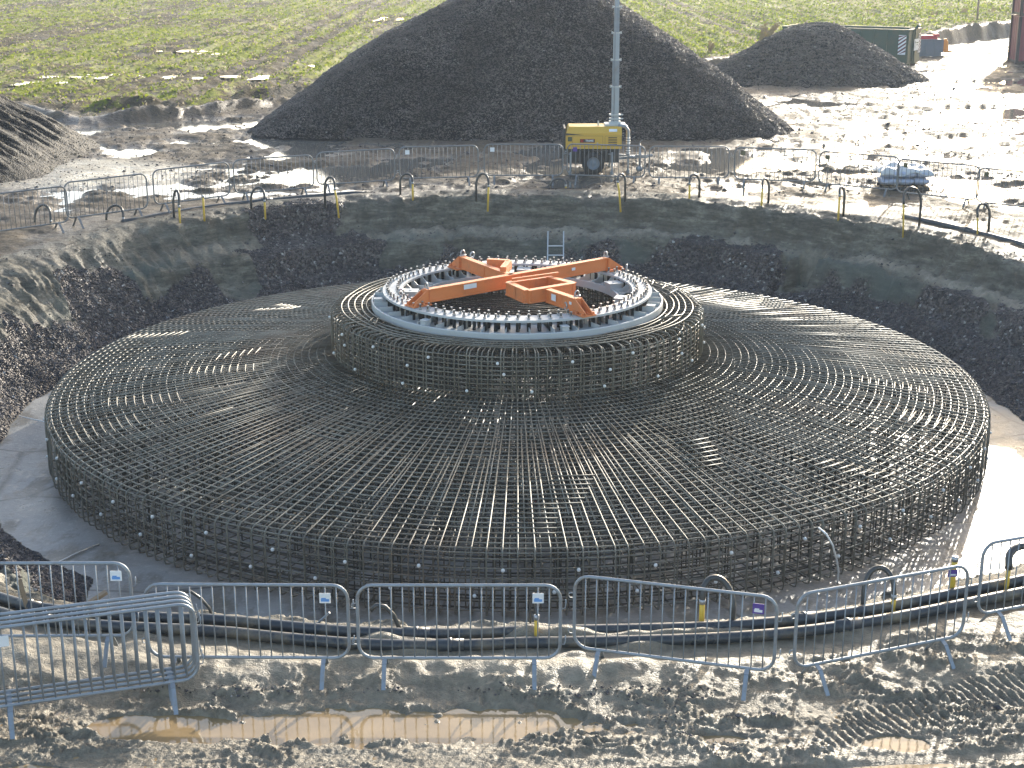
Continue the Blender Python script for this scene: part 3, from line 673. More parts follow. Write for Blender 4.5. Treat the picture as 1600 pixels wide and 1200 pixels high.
bm_ = MB(); bm_.cyl((0,0,-.5), (0,0,.415), .0165, seg=8, mi=0); bm_.cyl((0,0,.315), (0,0,.350), .032, seg=6, mi=2); bm_.cyl((0,0,.405), (0,0,.42), .022, seg=6, mi=2); bm_.cyl((0,0,.095), (0,0,.225), .033, seg=8, mi=1); bm_.cyl((0,0,.225), (0,0,.272), .033, .020, seg=8, mi=1)
bme = bm_.mesh('anchor_bolt', [BOLT, SLEEVE, NUT], False)
NBO = 80; spots = [(r, 2*math.pi*(i+(.0 if r > 2.4 else .12))/NBO) for i in range(NBO) for r in (2.30, 2.49)]
spots.sort(key=lambda s_: -math.cos(s_[1]+math.pi/2))
for r, a in spots[:100]: link_mesh('anchor_bolt', bme, ar, (r*math.cos(a), r*math.sin(a), jit(.008)), (0, 0, a))
m = MB(); F = [tuple(p.vertices) for p in bme.polygons]; co = np.array([v.co[:] for v in bme.vertices]); mis = [p.material_index for p in bme.polygons]
for r, a in spots[100:]:
    V = co+np.array([r*math.cos(a), r*math.sin(a), jit(.008)])
    for mi in (0, 1, 2): pass
    n0 = m.n; m.v.append(V); m.n += len(V)
    for f, mi in zip(F, mis): m.f.append([i+n0 for i in f]); m.m.append(mi)
tag(m.build('anchor_bolts', [BOLT, SLEEVE, NUT], ar), kind='stuff')
jb = MB(); jb.box((0, 0, .16), (.26, .24, .15)); jb.box((0, 0, .242), (.30, .28, .016)); jb.cyl((.0, .0, .25), (0, 0, .262), .03, seg=8)
jbm = jb.mesh('levelling_box', GALVW)
for a in (178, 86, 22, -14): link_mesh('levelling_box', jbm, ar, (2.06*math.cos(R(a)), 2.06*math.sin(R(a)), 0), (0, 0, R(a)))
jb = MB(); jb.box((0, 0, .15), (.14, .12, .12)); jb.box((0, 0, .213), (.16, .14, .012)); jbm = jb.mesh('jacking_bracket', GALVW)
for a in (190, 232, -22, -72, 130, 55): link_mesh('jacking_bracket', jbm, ar, (2.68*math.cos(R(a)), 2.68*math.sin(R(a)), 0), (0, 0, R(a)))
m = MB(); m.tube([(0, .055*math.cos(t), .08+.055*math.sin(t)) for t in np.linspace(0, 2*math.pi, 15)[:-1]], .016, 6, closed=True); m.cyl((0,0,0), (0,0,.03), .03, seg=8); eye = m.mesh('lifting_eye', NUT, True)
for (u_, v_) in ((738, 404), (627, 463), (884, 484), (979, 424)):
    p = px(u_, v_, z=1.52); link_mesh('lifting_eye', eye, ar, p-Vector((CX, CY, 1.20)), (0, 0, random.uniform(0, 3)))

# ---------------------------------------------------------------- orange lifting frame
lf = empty('lifting_frame', (CX, CY, 1.52))
tag(lf, 'orange steel cross-shaped lifting frame lying across the bolted anchor ring', 'lifting frame')
O0 = Vector((CX, CY, 1.52)); ZTp = 1.80
def L_(u_, v_, z=ZTp): return px(u_, v_, z=z)-O0
def ibeam(name, a, b, h=.25, wd=.13):
    a, b = Vector(a), Vector(b); m = MB(); dz = Vector((0, 0, 1)); 
    m.beam(a-dz*.012, b-dz*.012, wd, .024); m.beam(a-dz*(h-.012), b-dz*(h-.012), wd, .024); m.beam(a-dz*h/2, b-dz*h/2, wd-.035, h-.048)
    d = (b-a); L = d.length; d.normalize(); s = d.cross(dz)
    for t in (.06, L-.06, L*.5): m.beam(a+d*t-dz*h/2-s*(wd/2-.008), a+d*t-dz*h/2+s*(wd/2-.008), .014, h-.05)
    m.build(name, ORANGE, lf)
A0, A1 = L_(664, 452), L_(948, 402); ibeam('long_beam', A0, A1)
B0 = L_(722, 400); B1 = L_(800, 429); ibeam('short_beam', B0, B1)
q = [L_(794, 440), L_(824, 453), L_(897, 441), L_(856, 431)]
dzz = Vector((0, 0, -.003))
for i in range(4): ibeam('centre_frame_beam', q[i]+dzz*i, q[(i+1) % 4]+dzz*i)
B2, B3 = L_(857, 450), L_(903, 465); ibeam('short_beam', B2+dzz*5, B3+dzz*5)
q2 = [L_(765, 409), L_(779, 411), L_(765, 419)]
m = MB(); m.beam(L_(762, 411), L_(795, 413), .12, .18); m.beam(L_(795, 413), L_(786, 424), .12, .17); m.build('side_bracket', ORANGE, lf)
m = MB(); m.beam(L_(800, 437, ZTp+.035), L_(872, 427, ZTp+.035), .05, .05); m.build('clamp_bar', ORANGE, lf)
ctr = (A0+A1)/2
for nm, e, o_ in (('a', A0, A1), ('b', A1, A0), ('c', B0, B1), ('d', B3, B2)):
    d = (e-o_); d.z = 0; d.normalize(); s = Vector((-d.y, d.x, 0)); m = MB(); bz = .014
    f0 = e.copy(); f0.z = bz; f1 = e+d*.34; f1.z = bz
    m.beam(f0-d*.05, f1+d*.02, .30, .024)
    for sd_ in (-.075, .075):
        P = [e+s*sd_+Vector((0,0,0)), e+s*sd_+Vector((0,0,-.24)), f1+s*sd_+Vector((0,0,.012)), f1+s*sd_+Vector((0,0,.05))]
        n_ = [tuple(p-s*.01) for p in P]+[tuple(p+s*.01) for p in P]; m.add(n_, [(0,1,2,3), (7,6,5,4), (0,4,5,1), (1,5,6,2), (2,6,7,3), (3,7,4,0)])
    m.beam(e+Vector((0,0,-.012)), e+Vector((0,0,-.24)), .16, .05, up=(d.x, d.y, 0))
    ft = m.build('foot_bracket', ORANGE, lf)
    m = MB(); t0 = e+Vector((0,0,.0)); m.tube([t0+s*.045*math.cos(t)+Vector((0,0,.06+.06*math.sin(t)))-d*.03 for t in np.linspace(-.6, 3.74, 12)], .015, 6); m.cyl(t0-s*.07+Vector((0,0,.02))-d*.03, t0+s*.07+Vector((0,0,.02))-d*.03, .016, seg=8); m.build('shackle', NUT, ft, True)
    for dd in (.12, .30):
        for sd_ in (-.12, .12): m = MB(); b_ = e+d*dd+s*sd_; b_.z = .02; m.cyl(b_, b_+Vector((0,0,.05)), .028, seg=6); m.build('clamp_nut', ORANGE, ft)
# pale stickers on the beams
def sticker(a, b, t, hgt, wd, z0, mat, side=-1):
    a, b = Vector(a), Vector(b); d = (b-a).normalized(); s = Vector((d.y, -d.x, 0)).normalized()
    if s.y > 0: s = -s
    c = a+(b-a)*t+Vector((0,0,-z0))+s*.0675; m = MB(); m.beam(c-d*wd/2, c+d*wd/2, .004, hgt); m.build('sticker', mat, lf)
sticker(A0, A1, .22, .09, .30, .075, WHITEM); sticker(B2, B3, .28, .12, .14, .12, WHITEM); sticker(A0, A1, .79, .055, .09, .10, WHITEM); sticker(B2, B3, .85, .05, .07, .12, WHITEM)

# ---------------------------------------------------------------- crowd barriers
def arc(cx, cz, r, a0, a1, n=5): return [(cx+r*math.cos(a0+(a1-a0)*k/n), 0, cz+r*math.sin(a0+(a1-a0)*k/n)) for k in range(n+1)]
BW, BT, BB, BR = 1.13, 1.09, .20, .17
m = MB(); P = arc(BW-BR, BT-BR, BR, 0, math.pi/2)+arc(-BW+BR, BT-BR, BR, math.pi/2, math.pi)+arc(-BW+BR, BB+BR, BR, math.pi, 1.5*math.pi)+arc(BW-BR, BB+BR, BR, 1.5*math.pi, 2*math.pi)
m.tube(P, .0195, 8, closed=True); FRAME = m.mesh('frame', GALV, True)
m = MB(); m.tube([(0, 0, BB), (0, 0, BT)], .0078, 6); BARM = m.mesh('upright_bar', GALV, True)
m = MB()
for s in (-1, 1):
    m.beam((0, 0, BB+.0), (0, s*.09, BB-.035), .012, .05, up=(1, 0, 0)); m.beam((0, s*.09, BB-.035), (0, s*.27, -.06), .012, .048, up=(1, 0, 0))
FOOT = m.mesh('foot', GALV)
m = MB(); m.tube([(0, 0, -.05), (.035, 0, -.05), (.045, 0, 0), (.045, 0, .06)], .007, 5); GALV_BACKLIT = simple('backlit_toned_steel', (.19, .20, .21), .55, .2, .25, 9, dirt=((.12, .095, .065), .6))  # darker copy of the galvanised steel; back-row backlighting painted into its colour
def backlit_copy(me):
    c = me.copy(); c.materials.clear(); c.materials.append(GALV_BACKLIT); return c
HOOK = m.mesh('hook', GALV, True)
m = MB(); m.tube([(.0, 0, .03), (.04, .0, .03), (.055, 0, 0), (.04, 0, -.03), (0, 0, -.03)], .007, 5); LOOP = m.mesh('loop', GALV, True)
def barrier(mid, rz, label, tilt=0, plate=None, px_=.62, detail=True, group='galvanised crowd barriers round the pit', feet=True, kit=None):
    FRAME_, BARM_, FOOT_ = kit or (FRAME, BARM, FOOT)
    b = empty('crowd_barrier', mid, rz); b.rotation_euler = (tilt, 0, rz)
    tag(b, label, 'crowd barrier', group)
    link_mesh('frame', FRAME_, b)
    for k in range(17): link_mesh('upright_bar', BARM_, b, (-BW+2*BW*(k+1)/18, 0, 0))
    for x in (-.84, .84) if feet else (): link_mesh('foot', FOOT_, b, (x, 0, 0))
    if detail:
        for z in (.42, .86): link_mesh('hook', HOOK, b, (BW+.015, .0, z))
        for z in (.40, .84): link_mesh('loop', LOOP, b, (-BW-.015, 0, z), (0, 0, math.pi))
    if plate:
        m = MB(); m.box((0, 0, 0), (.125, .006, .12)); pl = m.build('plate', plate[0], b, loc=(px_, -.016, .94))
        if plate[1]:
            m = MB(); m.box((0, 0, 0), (.09, .003, .03)); m.box((-.015, 0, .022), (.05, .003, .014)); m.build('mark', plate[1], pl, loc=(0, -.0055, -.025))
    return b
def from_px(u0, v0, u1, v1):
    a = px(u0, v0, .2); b = px(u1, v1, .2); mid = (a+b)/2; mid.z = float(base(mid.y)); return mid, math.atan2(b.y-a.y, b.x-a.x), a, b
front = [(-108, 1019, 215, 1018, 'crowd barrier directly behind the leaning stack of barriers at the left edge of the pit', (WHITEM, BLUEM), .98),
 (233, 1026, 547, 1028, 'front crowd barrier with its left part behind the leaning barrier stack', (WHITEM, BLUEM), .88),
 (557, 1028, 879, 1028, 'front crowd barrier with a pale blue plate, directly before the middle of the rebar cage', (WHITEM, BLUEM), .88),
 (890, 1010, 1216, 1050, 'front crowd barrier dipping right, with a purple plate, before the tallest hose hoop', (PURPLE, WHITEM), .93),
 (1226, 1047, 1516, 990, 'front crowd barrier rising to the right, standing over the tractor tread marks', None, 0),
 (1522, 986, 1830, 925, 'front crowd barrier cut by the right picture edge, above the two black pipes', None, 0)]
for (u0, v0, u1, v1, lab, pl, pxx) in front:
    mid, rz, a, b = from_px(u0, v0, u1, v1); 
    if u0 < 0: mid = b-(b-a).normalized()*1.15
    if u1 > 1600: mid = a+(b-a).normalized()*1.15
    barrier(mid, rz, lab, plate=pl, px_=pxx)
a = px(0, 1102, z=.2); b = px(314, 1057, z=.2); d = (b-a).normalized(); nrm = Vector((-d.y, d.x, 0))
for i, lab in enumerate(('nearest barrier of the leaning stack of four at the left edge, over the puddle', 'second barrier from the front in the leaning stack of four at the left edge', 'third barrier from the front in the leaning stack of four at the left edge', 'rearmost barrier of the leaning stack of four at the left edge')):
    c = b-d*(1.15+.006*i)+nrm*(.085*i); c.z = -.02+.012*i
    barrier(c, math.atan2(d.y, d.x), lab, tilt=R(-2), plate=(WHITEM, None) if i == 0 else None, px_=-.85, group='stack of spare crowd barriers')
back = [(-20, 366, 100, 345, 'far crowd barrier at the left picture edge, before the foot of the sandy heap', None),
 (106, 343, 230, 323, 'far crowd barrier second from the left edge, before the yellow sand patch', None),
 (238, 322, 363, 303, 'far crowd barrier above the hose hoop and bare yellow stake on the left', None),
 (368, 303, 490, 292, 'far crowd barrier before the left part of the bright yard puddle', None),
 (496, 289, 617, 281, 'far crowd barrier standing before the left foot of the big gravel heap', None),
 (623, 279, 749, 276, 'far crowd barrier with a pale plate, before the middle of the big gravel heap', (WHITEM, None)),
 (756, 274, 880, 274, 'far crowd barrier just left of the yellow lighting tower', (WHITEM, None)),
 (886, 273, 1007, 277, 'far crowd barrier directly in front of the yellow lighting tower', (PURPLE, None)),
 (1013, 277, 1139, 278, 'far crowd barrier just right of the yellow lighting tower, before a brown puddle', None),
 (1144, 279, 1276, 284, 'far crowd barrier before the right foot of the big gravel heap, with a dark plate', (DARKG, None)),
 (1281, 286, 1399, 297, 'far crowd barrier touching the left end of the sack pallet', (DARKG, None)),
 (1405, 299, 1522, 313, 'far crowd barrier in front of the pallet of sacks', (DARKG, None)),
 (1529, 314, 1655, 330, 'far crowd barrier at the right picture edge on the glaring wet yard', (DARKG, None))]
KIT = (backlit_copy(FRAME), backlit_copy(BARM), backlit_copy(FOOT))
for (u0, v0, u1, v1, lab, pl) in back:
    mid, rz, a, b = from_px(u0, v0, u1, v1); barrier(mid, rz+random.uniform(-.01, .01), lab, plate=pl, px_=-.9, detail=True, tilt=random.uniform(-.03, .03), kit=KIT)

# ---------------------------------------------------------------- header pipes round the rim
def on_ring(deg, off, dz):
    th = R(deg); r = float(rim(np.array([th]))[0])+off; x = PX+r*math.cos(th); y = PY+r*math.sin(th); return Vector((x, y, ground_z(x, y)+dz if dz is not None else 0))
def pipe_path(d0, d1, off, dz, step=2.0, wob=.03):
    P = []; n = int(abs(d1-d0)/step)
    for k in range(n+1):
        dg = d0+(d1-d0)*k/n; p = on_ring(dg, off+wob*math.sin(dg*.31)+wob*math.sin(dg*.13+2), 0); p.z = float(base(p.y)); P.append(p)
    return P
def pipe_run(name, lab, d0, d1, off, dz, rad, cat='pipe', joints=True, group=None):
    P = pipe_path(d0, d1, off, dz); P = [p+Vector((0, 0, dz)) for p in P]; m = MB(); m.tube(P, rad, 12)
    if joints:
        r_ = empty(name, P[0]); tag(r_, lab, cat, group); m2 = MB(); m2.tube([p-P[0] for p in P], rad, 12); m2.build('pipe_run', PIPE, r_, True)
        for k in range(6, len(P)-2, 11):
            t = (P[k+1]-P[k-1]).normalized(); m = MB(); m.cyl(P[k]-P[0]-t*.16, P[k]-P[0]+t*.16, rad*1.16, seg=12); m.cyl(P[k]-P[0]-t*.02, P[k]-P[0]+t*.02, rad*1.35, seg=12); m.build('coupling', PIPE, r_, True)
        return r_
    return tag(m.build(name, PIPE, None, True), lab, cat, group)
pipe_run('header_pipe', 'black header pipe nearer the rebar cage, running behind the front crowd barriers', -152, -28, .27, .055, .070)
pipe_run('header_pipe', 'black header pipe nearer the front crowd barriers, half buried in sandy mud', -150, -28, .55, .045, .070)
pipe_run('header_pipe', 'black header pipe on the far right rim of the pit with a bright sunlit top', -20, 44, .42, .0, .075)
pipe_run('header_pipe', 'grey header pipe half hidden in the earth along the far left rim', 108, 138, .30, -.03, .07)

# ---------------------------------------------------------------- wellpoints: yellow tube with a hose hooped back to the pipe
def wellpoint(u_, v_, lab, span=.42, hgt=.42, tube=.34, lean=(0, 0), side=-1, hose=True, dark=True, rad=.032, inw=0, sign=False, tr=.026, z=None):
    p = px(u_, v_, .0) if z is None else px(u_, v_, z=z)
    r_ = empty('wellpoint', p); tag(r_, lab, 'wellpoint', 'wellpoints round the pit rim'); top = Vector((lean[0], lean[1], tube))
    if tube > 0:
        m = MB(); m.tube([Vector((0, 0, -.25)), top*.5, top], tr, 8); m.build('yellow_tube', YPVC, r_, True)
        m = MB(); m.cyl(top-Vector((0,0,.01)), top+Vector((0,0,.05)), tr*1.25, seg=8); m.build('hose_clip', NUT, r_, True)
    if hose:
        P = [top]; n = 14
        for k in range(n+1):
            t = math.pi*k/n; P.append(top+Vector((side*span*.5*(1-math.cos(t)), .12*math.sin(t)+.25*k/n*(1 if inw == 0 else inw), .06+hgt*math.sin(t)**.8-.10*k/n)))
        e = P[-1].copy(); e.z = -.02; P.append(e); m = MB(); m.tube(P, rad, 8); m.build('hose', HOSE, r_, True)
    if sign:
        m = MB(); m.box((0, 0, 0), (.115, .006, .095)); pl = m.build('sign', PURPLE, r_, loc=(-.02, -.035, .30)); m = MB(); m.box((0, 0, 0), (.08, .003, .02)); m.build('mark', WHITEM, pl, loc=(0, -.005, -.02))
    return r_
wellpoint(80, 352, 'hose hoop on the left rim below the leftmost far barrier', .48, .38, .08, side=-1)
wellpoint(193, 345, 'wide low hose hoop lying on the left rim, second from the left', .50, .30, .04, side=-1)
wellpoint(281, 342, 'narrow upright hose hoop with an orange tube, beside the bare yellow stake', .20, .38, .30, side=-1)
r_ = wellpoint(319, 338, 'bare yellow stake without a hose on the far left rim', tube=.50, hose=False)
wellpoint(414, 328, 'hose hoop with short yellow tube, left of the tall leaning yellow tube', .40, .32, .22, side=-1)
wellpoint(529, 326, 'hose hoop on a long leaning yellow tube on the far left rim', .30, .28, .50, (-.08, 0), side=-1)
wellpoint(645, 305, 'half hoop of hose with a yellow tube below the middle of the big gravel heap', .36, .22, .32, (0, 0), side=-1)
wellpoint(762, 316, 'hose hoop with a yellow tube on the far rim left of the lighting tower', .34, .30, .42, (.03, 0), side=-1)
wellpoint(884, 292, 'low flat hose hoop lying below the lighting tower', .42, .16, .02, side=-1)
wellpoint(970, 317, 'yellow tube leaning left under a dark hose, straight below the lighting tower drawbar', .22, .18, .55, (-.09, 0), side=1)
wellpoint(1077, 310, 'dark hose hoop with a yellow tube just right of the lighting tower', .30, .22, .38, side=1)
wellpoint(1190, 320, 'small dark hose hoop with a yellow tube above the pale ledge on the right', .22, .20, .44, side=1)
wellpoint(1310, 338, 'yellow tube with a black branching hose left of the sack pallet', .18, .18, .52, side=1)
wellpoint(1412, 356, 'tall black hose hoop with a long thin yellow tube below the pallet of sacks', .50, .36, .60, (-.05, 0), side=1, tr=.02)
wellpoint(1528, 366, 'hose hoop with a faded tube near the right picture edge on the far rim', .38, .28, .42, (-.05, 0), side=1, tr=.02)
wellpoint(838, 1003, 'small thin hose hoop with a yellow tube behind the middle front barrier', .07, .20, .30, side=-1, rad=.012)
wellpoint(1096, 975, 'tallest grey hose hoop with a yellow tube, behind the front barrier that dips right', .36, .28, .28, side=1, rad=.04, inw=-.3, tr=.033)
wellpoint(1395, 955, 'grey hose hoop without a tube behind the front barrier that rises right', .36, .33, .18, side=-1, rad=.034, inw=.2, tr=.03)
wellpoint(1487, 928, 'upright yellow tube carrying a small purple sign, behind the front barriers on the right', tube=.46, hose=False, sign=True, tr=.036)
wellpoint(1572, 925, 'yellow tube with a black hose arching out of the picture on the right', .55, .20, .32, side=1, rad=.05, tr=.03)
wellpoint(585, 990, 'grey hose bending down behind the middle front barrier at its left end', hose=False, tube=-1)
r_ = [o for o in sc.collection.objects if o.name.startswith('wellpoint')][-1]
m = MB(); m.tube([(-.04, 0, .30), (.03, .02, .36), (.13, .03, .34), (.23, .05, .22), (.29, .05, .06), (.30, .05, -.06)], .028, 8); m.build('hose', HOSE, r_, True)
wellpoint(292, 965, 'thin grey hose drooping behind the upper right corner of the barrier stack', hose=False, tube=-1)
r_ = [o for o in sc.collection.objects if o.name.startswith('wellpoint')][-1]
m = MB(); m.tube([(-.03, 0, .35), (.06, .02, .34), (.18, .03, .24), (.27, .05, .10), (.30, .05, -.03)], .02, 8); m.build('hose', HOSE, r_, True)
# long stakes lying or leaning at the left end
m = MB(); m.beam(px(45, 960, z=0), px(30, 905, z=.42), .05, .03); tag(m.build('wooden_stake', WOOD), 'pale wooden stake leaning behind the leftmost front barrier', 'stake')
m = MB(); m.beam(px(140, 942, z=.02), px(166, 925, z=.10), .07, .04); tag(m.build('timber_offcut', WOOD), 'short timber offcut lying behind the leftmost front barrier', 'timber')
m = MB(); m.tube([px(495, 975, z=0), px(515, 957, z=.16)], .015, 6); tag(m.build('metal_pin', GALV), 'thin grey pin sticking up behind the second front barrier', 'metal pin')

# white conduit hanging out of the cage, right of centre
m = MB(); P = [px(1278, 822, z=-.2), px(1290, 832, z=-.22), px(1300, 850, z=-.40), px(1306, 872, z=-.72), px(1309, 890, z=-.95), px(1307, 910, z=-1.2)]
P2 = []
for i in range(len(P)-1):
    for k in range(4): t = k/4; P2.append(P[i]*(1-t)+P[i+1]*t)
m.tube([p+Vector((0, -.06, 0)) for p in P2+[P[-1]]], .014, 8); tag(m.build('white_conduit', WPLAST, None, True), 'thin white plastic conduit hanging down the right side of the rebar cage', 'conduit')
# earthing strip across the floor on the left
m = MB(); P = [px(u_, v_, z=FLOOR+.02) for u_, v_ in ((155, 850), (120, 864), (88, 880), (60, 893))]; m.tube(P, .012, 6)
tag(m.build('earth_cable', ALU, None, True), 'thin pale cable running out of the cage over wet concrete on the left', 'cable')
m = MB(); m.tube([px(76, 660, z=-.9), px(55, 656, z=-.98), px(30, 650, z=-1.0)], .012, 6); tag(m.build('bar_offcut', WPLAST, None, True), 'pale thin rod sticking out of the left side of the cage over gravel', 'rod')
m = MB(); m.tube([px(1470, 502, z=-.85), px(1515, 448, z=-.1)], .025, 6); tag(m.build('steel_rod', BOLT, None, True), 'dark rod leaning on the earth bank right of the cage', 'rod')

# ---------------------------------------------------------------- ladder
def ladder():
    b0 = px(868, 420, z=-1.0); y = 38.6
    r_ = empty('ladder', (1.13, 38.0, -1.2)); tag(r_, 'aluminium ladder leaning against the far pit bank just behind the anchor ring', 'ladder')
    top = Vector((.04, 1.15, 1.55)); d = top.normalized()
    for s in (-.21, .21):
        m = MB(); m.beam(Vector((s, 0, 0)), Vector((s, 0, 0))+top*1.06, .03, .06, up=(0, -1, .6)); m.build('rail', ALU, r_)
    for k in range(1, 7): m = MB(); p = d*(.27*k); m.cyl(p+Vector((-.21, 0, 0)), p+Vector((.21, 0, 0)), .016, seg=8); m.build('rung', ALU, r_)
ladder()

# ---------------------------------------------------------------- lighting tower trailer
def text(s, size, mat, name, parent, loc, rot=(math.pi/2, 0, 0), depth=.003, bold=.0, sx=1.0):
    cu = bpy.data.curves.new('t', 'FONT'); cu.body = s; cu.size = size; cu.extrude = depth; cu.align_x = 'CENTER'; cu.align_y = 'CENTER'; cu.offset = bold; cu.resolution_u = 3
    o = bpy.data.objects.new('t', cu); sc.collection.objects.link(o); dg = bpy.context.evaluated_depsgraph_get(); me = bpy.data.meshes.new_from_object(o.evaluated_get(dg))
    bpy.data.objects.remove(o); me.materials.clear(); me.materials.append(mat); o = link_mesh(name, me, parent, loc, rot); o.scale = (sx, 1, 1); return o
def tower():
    p0 = px(928, 271, 0); p0 = Vector((p0.x, p0.y+.35, float(base(p0.y))))
    T = empty('lighting_tower', p0); tag(T, 'yellow and black lighting tower trailer with a tall telescopic mast, before the gravel heap', 'lighting tower')
    # body hood: local x along the trailer, y away from the camera
    m = MB(); L0, L1 = -.86, .80; prof = [(-.55, .76), (-.55, 1.22), (-.40, 1.40), (.40, 1.40), (.55, 1.22), (.55, .76)]
    V = [(L0, y, z) for y, z in prof]+[(L1, y, z) for y, z in prof]; n = 6
    V[2] = (L0+.10, *prof[2]); V[3] = (L0+.10, *prof[3])
    m.add(V, [tuple(range(n)), tuple(range(n, 2*n))[::-1]]+[(i, i+n, (i+1) % n+n, (i+1) % n) for i in range(n)])
    hood = m.build('hood', YEL, T)
    m = MB(); m.add([(L0-.002, -.553, 1.16), (L0-.002, -.553, 1.225), (L0+.25, -.553, 1.2), (L0+.55, -.553, 1.165), (L0+.3, -.553, 1.17)], [(0, 4, 3, 2, 1)])
    m.box((L0-.03, 0, 1.0), (.05, 1.0, .72)); m.build('end_panel', BLACKP, T)
    m = MB()
    for (x0, x1) in ((-.66, .24), (.30, .78)):
        for a, b, c, d in ((x0, .84, x1, .845), (x0, 1.14, x1, 1.145), (x0, .84, x0+.005, 1.145), (x1-.005, .84, x1, 1.145)): m.box(((a+c)/2, -.553, (b+d)/2), (c-a, .006, d-b))
    m.build('door_seam', BLACKP, T)
    m = MB()
    for k in range(5): m.box((.53, -.556, .90+.05*k), (.26, .012, .02))
    m.build('louvre', BLACKP, T)
    m = MB(); m.box((-.22, -.556, 1.0), (.44, .012, .105)); bd = m.build('badge', DARKRED, T)
    m = MB(); m.box((0, 0, 0), (.32, .004, .07)); m.build('badge_panel', BLACKP, bd, loc=(-.17, -.564, 1.0)); text('TRIME', .085, WHITEM, 'lettering', bd, (-.16, -.568, 1.0), bold=.002, sx=1.05)
    m = MB(); m.tube([(-.375+.028*math.cos(t), -.566, 1.0+.028*math.sin(t)) for t in np.linspace(.5, 5.5, 9)], .008, 4); m.build('emblem', REDM, bd)
    m = MB(); m.box((-.74, -.556, 1.05), (.12, .01, .13)); m.build('control_window', simple('dark_green_glass', (.04, .07, .05), .2), T)
    m = MB(); m.box((.54, -.50, 1.30), (.24, .012, .09), M=Matrix.Rotation(R(-40), 4, 'X')); m.build('warning_label', WHITEM, T)
    m = MB(); m.box((.08, -.556, .93), (.05, .01, .03)); m.build('door_lock', NUT, T)
    m = MB(); m.box((-.02, 0, .55), (1.50, .92, .42)); m.box((-.05, -.30, .40), (1.2, .1, .10)); m.box((-.96, -.25, .62), (.12, .28, .30)); m.build('chassis', BLACKP, T)
    # wheels
    for y in (-.58, .58):
        wv = empty('wheel', (-.04, y, .34)); wv.parent = T
        m = MB(); m.lathe([(.19, -.08), (.31, -.085), (.335, -.06), (.34, 0), (.335, .06), (.31, .085), (.19, .08)], seg=28, axis='Y'); m.build('tyre', RUBBER, wv, True)
        m = MB(); m.lathe([(.0, -.05), (.05, -.055), (.07, -.03), (.10, -.035), (.17, -.02), (.195, -.07), (.20, .07), (0, .06)], seg=24, axis='Y'); m.build('rim', GREYB, wv, True)
        m = MB(); m.box((-.04, y, .71), (.70, .20, .02)); m.box((-.46, y, .56), (.02, .20, .30)); m.box((.38, y, .56), (.02, .20, .30)); m.build('mudguard', BLACKP, T)
    # stabiliser jacks
    for x, y in ((.52, -.62), (1.02, -.30), (-.72, -.62), (.52, .62)):
        m = MB(); m.box((x, y, .36), (.05, .05, .62)); m.cyl((x, y, .0), (x, y, .1), .05, seg=8); m.tube([(x, y-.03, .62), (x-.12, y-.03, .62)], .012, 5); m.build('stabiliser', GALV, T)
    # drawbar, jockey wheel
    m = MB(); m.beam((.75, 0, .48), (1.62, 0, .46), .08, .09); m.beam((.75, -.38, .46), (1.35, 0, .46), .06, .07); m.beam((.75, .38, .46), (1.35, 0, .46), .06, .07); m.cyl((1.6, 0, .46), (1.78, 0, .5), .04, seg=8); m.build('drawbar', GALV, T)
    m = MB(); m.cyl((1.38, -.1, .12), (1.38, -.1, .86), .03, seg=8); m.tube([(1.38, -.1, .86), (1.38, -.1, .92), (1.46, -.1, .97)], .012, 5); m.lathe([(0, -.03), (.10, -.03), (.10, .03), (0, .03)], (1.38, -.1, .10), 14, axis='Y'); m.build('jockey_wheel', GALV, T, True)
    # cable reel / hose and exhaust drum at the front end of the hood
    m = MB(); m.tube([(.70, -.35, 1.42), (.92, -.35, 1.40), (1.0, -.35, 1.28), (1.0, -.35, .60), (1.04, -.35, .50), (1.2, -.3, .48)], .055, 8); m.build('coiled_cable_guard', GALV, T, True)
    m = MB()
    for k in range(7): m.lathe([(.045, -.012), (.07, -.006), (.07, .006), (.045, .012)], (1.0, -.42, .62+.075*k), 12)
    m.build('coil', WHITEM, T, True)
    # mast
    m = MB(); m.box((.62, 0, 1.43), (.62, .60, .05)); m.box((.62, 0, 1.48), (.34, .34, .08)); m.build('mast_base', GALVW, T)
    mast = empty('mast', (.62, 0, 0)); mast.parent = T
    z0 = 1.45; hs = [1.10, .78, .78, .74, .74, .74, .7, .7]; z = z0
    for k, h in enumerate(hs):
        wd = .215-.021*k; m = MB(); m.box((0, 0, z+h/2), (wd, wd, h))
        for sx_ in (-1, 1):
            m.box((sx_*wd*.32, -wd/2-.004, z+h/2), (wd*.12, .008, h)); 
        m.build('mast_section', GALV if k % 2 else GREYM, mast)
        m = MB(); m.box((0, 0, z+h-.015), (wd+.05, wd+.05, .035))
        for sx_ in (-1, 1): m.cyl((sx_*(wd/2+.045), -.03, z+h-.05), (sx_*(wd/2+.045), -.03, z+h+.03), .022, seg=6)
        if k == 0:
            for zz in (.14, .26): m.box((0, 0, z+zz), (wd+.12, wd+.08, .035)); m.cyl((wd/2+.06, 0, z+zz), (wd/2+.14, 0, z+zz), .02, seg=6)
        m.build('mast_collar', GALVW, mast); z += h
    m = MB(); m.tube([(-.04, -.12, 1.5), (-.045, -.12, 4), (-.04, -.1, z)], .014, 5); m.build('mast_cable', GALV, mast, True)
    m = MB(); m.box((0, 0, z+.05), (1.3, .08, .08)); m.build('crossbar', GALV, mast)
    for x in (-.5, -.17, .17, .5): m = MB(); m.box((x, -.12, z+.14), (.28, .10, .30), M=Matrix.Rotation(R(25), 4, 'X')); m.build('lamp_head', BLACKP, mast)
    m = MB(); m.cyl((.12, -.1, 1.40), (.12, -.1, 1.54), .03, .022, 8); m.build('filler_cap', GALVW, T)
    for o in list(mast.children): pass
